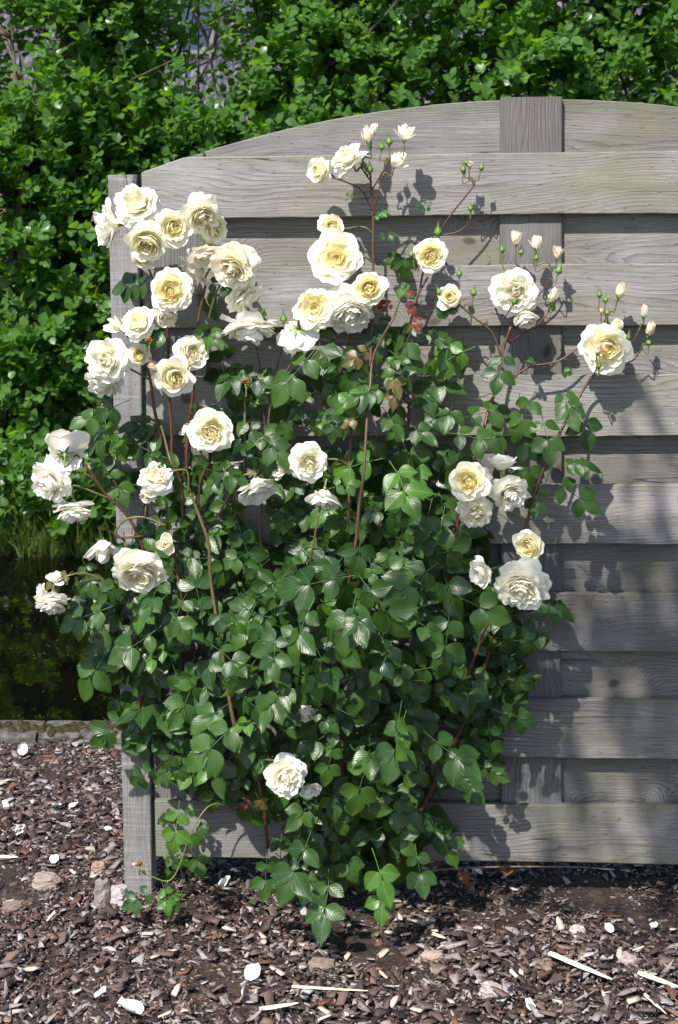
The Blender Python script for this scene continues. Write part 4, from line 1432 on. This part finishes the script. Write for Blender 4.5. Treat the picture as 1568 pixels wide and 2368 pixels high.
# ------------------------------------------------------------ house with tiled roof far behind
def house():
    e = empty('house', (-1, 17, 0))
    tag(e, 'house with a dark pantiled roof and skylight seen through the shrubs', 'house')
    o3 = np.array((-1, 17, 0))
    wb = MB()
    wb.add(np.array(boxpts(-9, 8, 16.0, 24, -.1, 2.62)) - o3, BF)
    link('wall', wb.mesh('wall', M['brick'], False), e)
    slope = R(45)
    y0, z0 = 15.6, 2.35
    rb = MB()
    rt = 4.6
    rb.add(np.array([(-9.3, y0, z0 - .06), (8.3, y0, z0 - .06), (8.3, y0 + rt, z0 - .06 + rt), (-9.3, y0 + rt, z0 - .06 + rt), (8.3, y0 + 2 * rt, z0 - .06), (-9.3, y0 + 2 * rt, z0 - .06)]) - o3,
           [(0, 1, 2, 3), (3, 2, 4, 5)])
    roof = link('roof', rb.mesh('roof', M['tile'], False), e)
    # pantile
    tw, tl = .24, .345
    tm = MB()
    V = []; nx = 12
    for j, (yy, zz) in enumerate(((0, .03), (tl + .06, .0))):
        for i in range(nx + 1):
            x = tw * 1.03 * i / nx
            V.append((x, yy * math.cos(slope) , yy * math.sin(slope) + zz + .022 * math.cos(2 * math.pi * i / nx * 2)))
    for i in range(nx + 1):
        V.append((V[i][0], V[i][1], V[i][2] - .022))
    F = [(i, i + 1, nx + 1 + i + 1, nx + 1 + i) for i in range(nx)] + [(2 * (nx + 1) + i, 2 * (nx + 1) + i + 1, i + 1, i) for i in range(nx)]
    tm.add(V, F)
    tme = tm.mesh('roof_tile', M['tile'], True)
    st = MB()
    skx0, skx1 = at(397, 0, 17)[0], at(492, 0, 17)[0]
    n_ = 0
    for r_ in range(9):
        for c_ in range(72):
            x = -9.2 + c_ * tw
            y = y0 + r_ * tl * math.cos(slope); z = z0 + r_ * tl * math.sin(slope)
            xc = x + tw / 2
            invw = (-5.5 < x < -.4) or (2.2 < x < 4.0)
            if skx0 - .02 < xc < skx1 + .06 and r_ >= 5:
                continue
            if invw and n_ < 296:
                o = link('roof_tile', tme, roof); n_ += 1
                o.location = np.array((x, y, z)) - o3
            else:
                st.add(np.array(tm.v[0]) + np.array((x, y, z)) - o3, F)
    for r_ in range(9, 19):
        for c_ in range(72):
            x = -9.2 + c_ * tw
            if skx0 - .02 < x + tw / 2 < skx1 + .06 and r_ < 11: continue
            st.add(np.array(tm.v[0]) + np.array((x, y0 + r_ * tl * math.cos(slope), z0 + r_ * tl * math.sin(slope))) - o3, F)
    tag(link('roof_tiles', st.mesh('roof_tiles', M['tile'], True), e), kind='stuff')
    # skylight lying in the roof slope
    wdt = skx1 - skx0
    a0 = 5 * tl + .05; a1 = 11 * tl - .1

    def sl(x, a, h):
        return (x, y0 + a * math.cos(slope) - h * math.sin(slope), z0 + a * math.sin(slope) + h * math.cos(slope))
    fb = MB()
    for (xa, xb, aa, ab) in ((skx0, skx0 + .07, a0, a1), (skx1 - .07, skx1, a0, a1), (skx0 + .07, skx1 - .07, a0, a0 + .08), (skx0 + .07, skx1 - .07, a1 - .08, a1)):
        vv = [sl(xa, aa, -.02), sl(xb, aa, -.02), sl(xb, ab, -.02), sl(xa, ab, -.02), sl(xa, aa, .09), sl(xb, aa, .09), sl(xb, ab, .09), sl(xa, ab, .09)]
        fb.add(np.array(vv) - o3, BF)
    fr = link('skylight_frame', fb.mesh('skylight_frame', M['frame'], False), e)
    gb = MB()
    gb.add(np.array([sl(skx0 + .07, a0 + .08, .05), sl(skx1 - .07, a0 + .08, .05), sl(skx1 - .07, a1 - .08, .05), sl(skx0 + .07, a1 - .08, .05)]) - o3, [(0, 1, 2, 3)])
    link('pane', gb.mesh('pane', M['glass'], False), fr)


house()


# ------------------------------------------------------------ bark mulch
PAL = np.array([[.94, 1.0, 1.03]]) * np.array([(.062, .040, .033), (.098, .064, .052), (.150, .106, .088), (.23, .185, .17), (.32, .28, .27), (.040, .024, .020), (.12, .055, .034), (.33, .275, .23), (.025, .017, .015), (.19, .120, .09)])
PW = np.array([.17, .17, .15, .13, .07, .12, .06, .025, .07, .05]); PW = PW / PW.sum()


def chips(n, xr, yr, smin, smax, seed, zfun, colr=None, dens=None, thin=1.0):
    """numpy-built flat shards with thickness; returns verts, faces, colours"""
    G = np.random.default_rng(seed)
    x = G.uniform(*xr, n); y = G.uniform(*yr, n)
    if dens is not None:
        k = np.array([dens(a, b) for a, b in zip(x, y)]) > G.uniform(0, 1, n)
        x, y = x[k], y[k]; n = len(x)
    L = smin * (smax / smin) ** (G.uniform(0, 1, n) ** 1.6)
    asp = G.uniform(.2, .75, n)
    th = L * G.uniform(.06, .20, n) * thin
    K = 6
    base = np.array([(-.5, -.42), (.05, -.46), (.5, -.5), (.46, .42), (0., .40), (-.54, .46)])
    P = base[None] + G.uniform(-.16, .16, (n, K, 2))
    P[:, :, 1] *= 1 + P[:, :, 0] * G.uniform(-1.5, 1.5, (n, 1))
    P[:, :, 0] += P[:, :, 1] * G.uniform(-.5, .5, (n, 1))
    P = P * np.stack([L, L * asp], 1)[:, None, :]
    top = np.concatenate([P * .97, (th[:, None, None] * (.5 + G.uniform(-.35, .35, (n, K, 1))))], 2)
    bot = np.concatenate([P, -(th[:, None, None] * .5) * np.ones((n, K, 1))], 2)
    V = np.concatenate([top, bot], 1)                   # n,12,3
    yaw = G.uniform(0, 6.283, n); tl = G.normal(0, .30, n); rl = G.normal(0, .28, n)
    cx_, sx_ = np.cos(tl), np.sin(tl); cy_, sy_ = np.cos(rl), np.sin(rl); cz_, sz_ = np.cos(yaw), np.sin(yaw)
    X, Y, Z = V[..., 0], V[..., 1], V[..., 2]
    Y, Z = Y * cx_[:, None] - Z * sx_[:, None], Y * sx_[:, None] + Z * cx_[:, None]
    X, Z = X * cy_[:, None] + Z * sy_[:, None], -X * sy_[:, None] + Z * cy_[:, None]
    X, Y = X * cz_[:, None] - Y * sz_[:, None], X * sz_[:, None] + Y * cz_[:, None]
    z0 = zfun(x, y) + G.uniform(-.3, 1.0, n) * L * .22
    V = np.stack([X + x[:, None], Y + y[:, None], Z + z0[:, None]], 2)
    C = PAL[G.choice(len(PAL), n, p=PW)] * G.uniform(.75, 1.25, (n, 1)) if colr is None else np.tile(colr, (n, 1))
    f = [(0, 1, 2, 3), (0, 3, 4, 5)] + [(k, 6 + k, 6 + (k + 1) % 6, (k + 1) % 6) for k in range(6)]
    return V, f, C


def zmulch(x, y):
    return .004 + .008 * np.sin(x * 7.1 + 1) * np.sin(y * 9.3 + x * 3) + .006 * np.sin(x * 17 + y * 11)


def dens(x, y):
    if y > .94: return 0
    d = 1.0
    if -.12 < y < .12 and x > -.42:
        d = .38 + .3 * mnoise.noise((x * 5, y * 8, 1))
    return d


def chipmesh(V, f, C, name):
    n, K, _ = V.shape
    me = bpy.data.meshes.new(name)
    quads = np.array(f)
    nf = len(f)
    idx = (quads[None] + (np.arange(n) * K)[:, None, None]).reshape(-1)
    me.vertices.add(n * K)
    me.vertices.foreach_set('co', V.reshape(-1))
    me.loops.add(len(idx))
    me.loops.foreach_set('vertex_index', idx.astype(np.int32))
    me.polygons.add(n * nf)
    me.polygons.foreach_set('loop_start', (np.arange(n * nf) * 4).astype(np.int32))
    me.update(calc_edges=True)
    at_ = me.attributes.new('chip', 'FLOAT_COLOR', 'POINT')
    cc = np.concatenate([np.repeat(C, K, 0), np.ones((n * K, 1))], 1)
    at_.data.foreach_set('color', cc.reshape(-1))
    me.materials.append(M['chip'])
    me.validate()
    return me


parts = [chips(40000, (-1.35, 1.15), (-.72, .95), .007, .021, 1, zmulch, None, dens),
         chips(26000, (-1.35, 1.15), (-.72, .95), .0035, .010, 2, zmulch, None, None),
         chips(2200, (-1.35, 1.15), (-.72, .95), .022, .036, 3, lambda x, y: zmulch(x, y) + .002, None, dens),
         chips(9000, (1.15, 2.8), (-1.6, .95), .014, .045, 4, zmulch), chips(9000, (-3.2, -1.35), (-1.6, .95), .014, .045, 5, zmulch), chips(9000, (-1.35, 1.15), (-2.2, -.72), .014, .045, 6, zmulch)]
V = np.concatenate([p[0] for p in parts]); C = np.concatenate([p[2] for p in parts])
tag(link('bark_mulch', chipmesh(V, parts[0][1], C, 'bark_mulch')), 'loose brown and grey bark mulch covering the bed', 'mulch', kind='stuff')

# single larger chips lying on top
CH = []
for i in range(26):
    v, f, c = chips(1, (0, .0001), (0, .0001), .036 + .001 * (i % 10), .0361 + .001 * (i % 10), 100 + i, lambda x, y: x * 0, None)
    if i % 6 == 5:
        c = np.array([(.50, .42, .34)])
    v = v - np.array((0, 0, 0.0))
    CH.append(chipmesh(v, f, c, 'bark_chip'))
g = random.Random(9)
k = 0
while k < 285:
    px, py = g.uniform(-10, 1578), 1730 + 637 * g.random() ** .8
    p = atz(px, py, .012)
    if p[1] > .9 or (px > 285 and py < 2070) or (p[1] > -.1 and px > 285):
        continue
    o = link('bark_chip', CH[g.randrange(26)])
    o.location = (p[0], p[1], .012 + float(zmulch(p[0], p[1])))
    o.rotation_euler = (g.gauss(0, .15), g.gauss(0, .15), g.uniform(0, 6.28))
    s_ = g.uniform(.42, .75) * (1.1 if p[1] < 0 else 1.0)
    o.scale = (s_, s_, s_)
    tag(o, 'larger loose chip of weathered bark lying in the mulch', 'bark chip', 'larger bark chips scattered over the mulch')
    k += 1


def chunk(px, py, w_, d_, h_, label, colr, seed, name='bark_chunk', cat='bark chunk', rot=0.):
    """an angular lump with strata"""
    G = random.Random(seed)
    p = atz(px, py, 0)
    nx, nz = 12, 6
    V = []; F = []
    for j in range(nz + 1):
        for i in range(nx):
            a = 2 * math.pi * i / nx
            t = j / nz
            r = (.92 + .14 * G.uniform(-1, 1) + .16 * mnoise.noise((math.cos(a) * 1.7, math.sin(a) * 1.7, seed + j * .25))) * (1 - .25 * t ** 3)
            V.append((w_ / 2 * r * math.cos(a), d_ / 2 * r * math.sin(a), h_ * t + h_ * .08 * G.uniform(-1, 1)))
    for j in range(nz):
        for i in range(nx):
            F.append((j * nx + i, j * nx + (i + 1) % nx, (j + 1) * nx + (i + 1) % nx, (j + 1) * nx + i))
    V.append((0, 0, h_ * 1.02))
    F += [(nz * nx + i, nz * nx + (i + 1) % nx, len(V) - 1) for i in range(nx)]
    m_ = MB(); m_.add(V, F, chip=colr)
    o = link(name, m_.mesh(name, M['chip'], False, ('chip',)))
    o.location = (p[0], p[1], -.004)
    o.rotation_euler = (0, 0, rot)
    tag(o, label, cat)


chunk(238, 2098, .045, .05, .068, 'upright weathered grey bark lump left of the fence post foot', (.22, .185, .17), 1)
chunk(272, 2092, .062, .05, .05, 'pale grey angular bark lump leaning beside the fence post foot', (.36, .33, .32), 2)
chunk(106, 2045, .075, .05, .030, 'flat pinkish brown bark slab left of the post', (.26, .21, .185), 3)
chunk(228, 2015, .045, .03, .026, 'small pinkish bark lump just left of the post', (.30, .20, .16), 4)
chunk(30, 2105, .065, .04, .022, 'grey brown bark slab at the left edge of the photo', (.18, .13, .115), 5)
chunk(745, 2238, .07, .045, .022, 'grey brown bark slab in the middle of the foreground mulch', (.20, .15, .13), 6)
chunk(1135, 2300, .060, .045, .026, 'pale grey bark slab in the foreground, lower right', (.36, .32, .30), 7)
chunk(1335, 2160, .040, .03, .022, 'small pale bark piece near the shaded edge on the right', (.42, .37, .34), 8)
chunk(1000, 2215, .06, .03, .02, 'pinkish bark slab in the right foreground', (.34, .25, .21), 9)
chunk(1450, 2230, .055, .045, .024, 'pinkish grey bark piece beside the pale splinter on the right', (.34, .27, .25), 10)


def splinter(x0, y0, x1, y1, w_, label, z=.02, z2=.02):
    a = atz(x0, y0, z); b = atz(x1, y1, z2)
    d = nrm(b - a); s_ = nrm(np.cross(d, (0, 0, 1.))); u = np.cross(s_, d)
    V = []; n_ = 10
    G = random.Random(int(x0))
    for i in range(n_ + 1):
        t = i / n_
        q = a + (b - a) * t
        ww = w_ / 2 * (1 - .75 * max(0, t - .6) / .4) * (1 if i else .75)
        hh = .0035 * (1 - .5 * t)
        j = G.uniform(-1, 1) * .0008
        V += [tuple(q + s_ * (-ww + j)), tuple(q + s_ * (ww + j) + u * .001), tuple(q + s_ * (ww * .7) + u * (hh + j)), tuple(q + s_ * (-ww * .8) + u * (hh * 1.4))]
    F = [(i * 4 + k, i * 4 + (k + 1) % 4, (i + 1) * 4 + (k + 1) % 4, (i + 1) * 4 + k) for i in range(n_) for k in range(4)] + [(0, 3, 2, 1), (n_ * 4, n_ * 4 + 1, n_ * 4 + 2, n_ * 4 + 3)]
    m_ = MB(); m_.add(V, F)
    tag(link('wood_splinter', m_.mesh('wood_splinter', M['palewood'], False)), label, 'splinter')


splinter(1270, 2205, 1415, 2265, .014, 'long pale wood splinter lying on the mulch, lower right')
splinter(1475, 2250, 1575, 2285, .013, 'pale wood splinter crossing the right edge of the foreground')
splinter(675, 2283, 850, 2292, .005, 'thin straw coloured splinter in the middle foreground')
splinter(1180, 2245, 1225, 2290, .007, 'short pale splinter pointing down beside the grey bark slab')
splinter(1490, 2300, 1540, 2345, .005, 'thin pale splinter in the lower right corner')
splinter(600, 2335, 690, 2320, .010, 'pale splinter at the bottom of the photo, centre')
splinter(0, 1982, 42, 1982, .010, 'pale splinter at the left edge of the photo')
splinter(1000, 2160, 1030, 2170, .008, 'small pale splinter right of centre')


# fallen petals
def fallen(px, py, size, label, yel=.1, rot=0.):
    G = random.Random(int(px + py))
    p = atz(px, py, .014)
    m_ = MB()
    petal(m_, 0, 1.0, R(75), R(52), .42, yel, 0, G, scale=size * .001, ruf=.12)
    o = link('fallen_petal', m_.mesh('fallen_petal', M['petal'], True, ('tint', 'blush', 'uv')))
    o.location = (p[0], p[1], .014)
    o.rotation_euler = (G.gauss(0, .25), G.gauss(-.1, .25), rot or G.uniform(0, 6.28))
    tag(o, label, 'petal', 'fallen rose petals on the mulch')


fl = [(50, 1745, 40), (125, 1863, 34), (15, 1868, 26), (170, 1878, 34), (55, 1922, 46), (258, 1917, 30), (125, 1995, 32), (280, 1850, 26), (160, 1865, 30), (328, 2342, 58), (575, 2265, 44), (560, 2305, 42),
      (1415, 2155, 26), (1505, 2142, 22), (1390, 2220, 36), (800, 2040, 34), (550, 2012, 30), (510, 2050, 34), (30, 1980, 30), (262, 1790, 22), (1115, 2020, 24), (220, 2305, 30), (1010, 2195, 22), (560, 1950, 24), (1230, 2335, 28)]
WH = ['beside the pond edging at the far left', 'on the mulch by the left edge, third row down', 'at the left edge of the mulch', 'left of the post, right neighbour of a smaller one', 'just below the left edge group', 'touching the left side of the post', 'halfway between the left edge and the post', 'right beside the post, high up', 'in the middle of the far left mulch', 'near the bottom edge of the photo, left of centre',
      'in the foreground, left of centre', 'just below the one left of centre in the foreground', 'small, in the right foreground by the dark soil', 'smallest, near the right edge', 'beside the long pale splinter', 'on dark soil behind the foot of the bush', 'on dark soil under the bottom plank near the post', 'on dark soil just right of the post', 'at the left edge above the bark slab', 'near the pond edging close to the post', 'in the shade under the fence right of the bush', 'in the lower left foreground', 'small, on the foreground chips right of centre', 'under the bottom plank in deep shade', 'at the bottom edge, right of centre']
for i, (px, py, s_) in enumerate(fl):
    fallen(px, py, s_, ('cream' if i % 4 == 3 else 'white') + ' fallen petal ' + WH[i], .05 + .25 * (i % 4 == 3))

# dead brown leaves and a dry runner under the fence
g = random.Random(15)
for i, (px, py) in enumerate([(980, 2008), (1000, 2018), (965, 2025), (1150, 2005), (1165, 2018), (1180, 2008), (1235, 2008), (1215, 2012), (1255, 2006), (880, 2030), (1060, 2020), (940, 2012), (1020, 2010)]):
    m_ = MB()
    leaflet(m_, (0, 0, 0), (0, 1, 0), (0, 0, 1), .038 * g.uniform(.8, 1.2), .028, .5, g, fold=g.uniform(.3, .9), curl=g.uniform(.5, 1.2))
    o = link('dead_leaf', m_.mesh('dead_leaf', M['deadleaf'], True, ('tint', 'uv')))
    p = at(px, py, .03)
    o.location = (p[0], p[1] + g.uniform(-.02, .03), max(.014, p[2]))
    o.rotation_euler = (g.gauss(.5, .5), g.gauss(0, .5), g.uniform(0, 6.28))
    tag(o, 'curled dry brown leaf lying under the bottom plank of the fence', 'dead leaf', 'dry brown leaves under the fence')
m_ = MB()
tube(m_, spline([at(880, 2035, -.02), at(1000, 2012, .0), at(1150, 2004, .01), at(1330, 2004, .02), at(1420, 2010, .02)], 8), .0028, .002, 6, tint=.3)
tag(link('dry_runner', m_.mesh('dry_runner', M['bark'])), 'dry brown stem trailing along the ground beneath the fence', 'stem')


def weed(px, py, n_, s_, label):
    e = empty('weed', atz(px, py, 0))
    tag(e, label, 'weed')
    G = random.Random(px)
    for i in range(n_):
        a = i * 2.4; m_ = MB()
        leaflet(m_, (0, 0, .006), (math.cos(a), math.sin(a), .6), (-.3 * math.cos(a), -.3 * math.sin(a), 1), s_ * G.uniform(.7, 1.1), s_ * .5, .6, G, serr=False)
        link('leaf', m_.mesh('leaf', M['leafy'], True, ('tint', 'uv')), e)


weed(585, 2095, 7, .018, 'tiny green weed seedling in the soil left of the bush foot')
weed(905, 2080, 8, .022, 'small green weed at the right foot of the bush')
weed(415, 2080, 6, .022, 'small green weed by the foot of the fence post')


# ------------------------------------------------------------ garden tree right of the photographer; its hanging twigs dapple the fence
def shade_tree():
    e = empty('garden_tree', (1.75, -2.2, 0))
    tag(e, 'young weeping tree outside the photo whose twigs shade the lower right of the fence', 'tree')
    o3 = np.array((1.75, -2.2, 0))
    g = random.Random(4)
    sb = MB()
    tube(sb, spline([(1.75, -2.2, -.1), (1.72, -2.2, 1.2), (1.6, -2.15, 2.3), (1.3, -2.1, 3.0)], 6) - o3, .05, .03, 9)
    V = []; F = []; T = []
    limbs = []
    for q in range(12):
        tx, ty = g.uniform(-.68, .0), g.uniform(-2.15, -1.75)
        tx += .08
        tz = .30 + min(3.1, 2.72 + (tx + .68) * 1.0) + g.uniform(-.05, .05)
        sp = spline([(1.5, -2.12, 2.5), (.7 + g.uniform(-.2, .2), (ty - 2.1) / 2, 3.5), (tx, ty, tz)], 8)
        tube(sb, sp - o3, .016, .005, 6)
        limbs.append(sp)
    for sp in limbs:
        for j in range(6, len(sp)):
            for q in range(2):
                p = sp[j] + np.array((g.gauss(0, .1), g.gauss(0, .1), 0))
                Lt = g.uniform(.35, .75)
                end = p + np.array((g.gauss(.10, .05), g.gauss(0, .05), -Lt))
                if end[2] < 2.30: end[2] = 2.30
                tw = spline([sp[j], p + (0, 0, .02), end], 5)
                tube(sb, tw - o3, .003, .0015, 4)
                for i in range(2, len(tw)):
                    for s in range(2):
                        a = g.uniform(0, 6.28)
                        ld = nrm(np.array((.35 * math.cos(a) + .15, .35 * math.sin(a), -1)))
                        ln = nrm(np.cross(ld, np.array((math.sin(a), g.gauss(0, 1), .1))))
                        simple_leaf(V, F, T, tw[i] - o3, ld, ln, g.uniform(.07, .12), g.uniform(.018, .030), g.uniform(0, 1), len(V))
    link('trunk', sb.mesh('trunk', M['bark']), e)
    m_ = MB(); m_.add(np.array(V), F, tint=np.array(T))
    tag(link('crown', m_.mesh('crown', M['alder']), e), kind='stuff')


shade_tree()
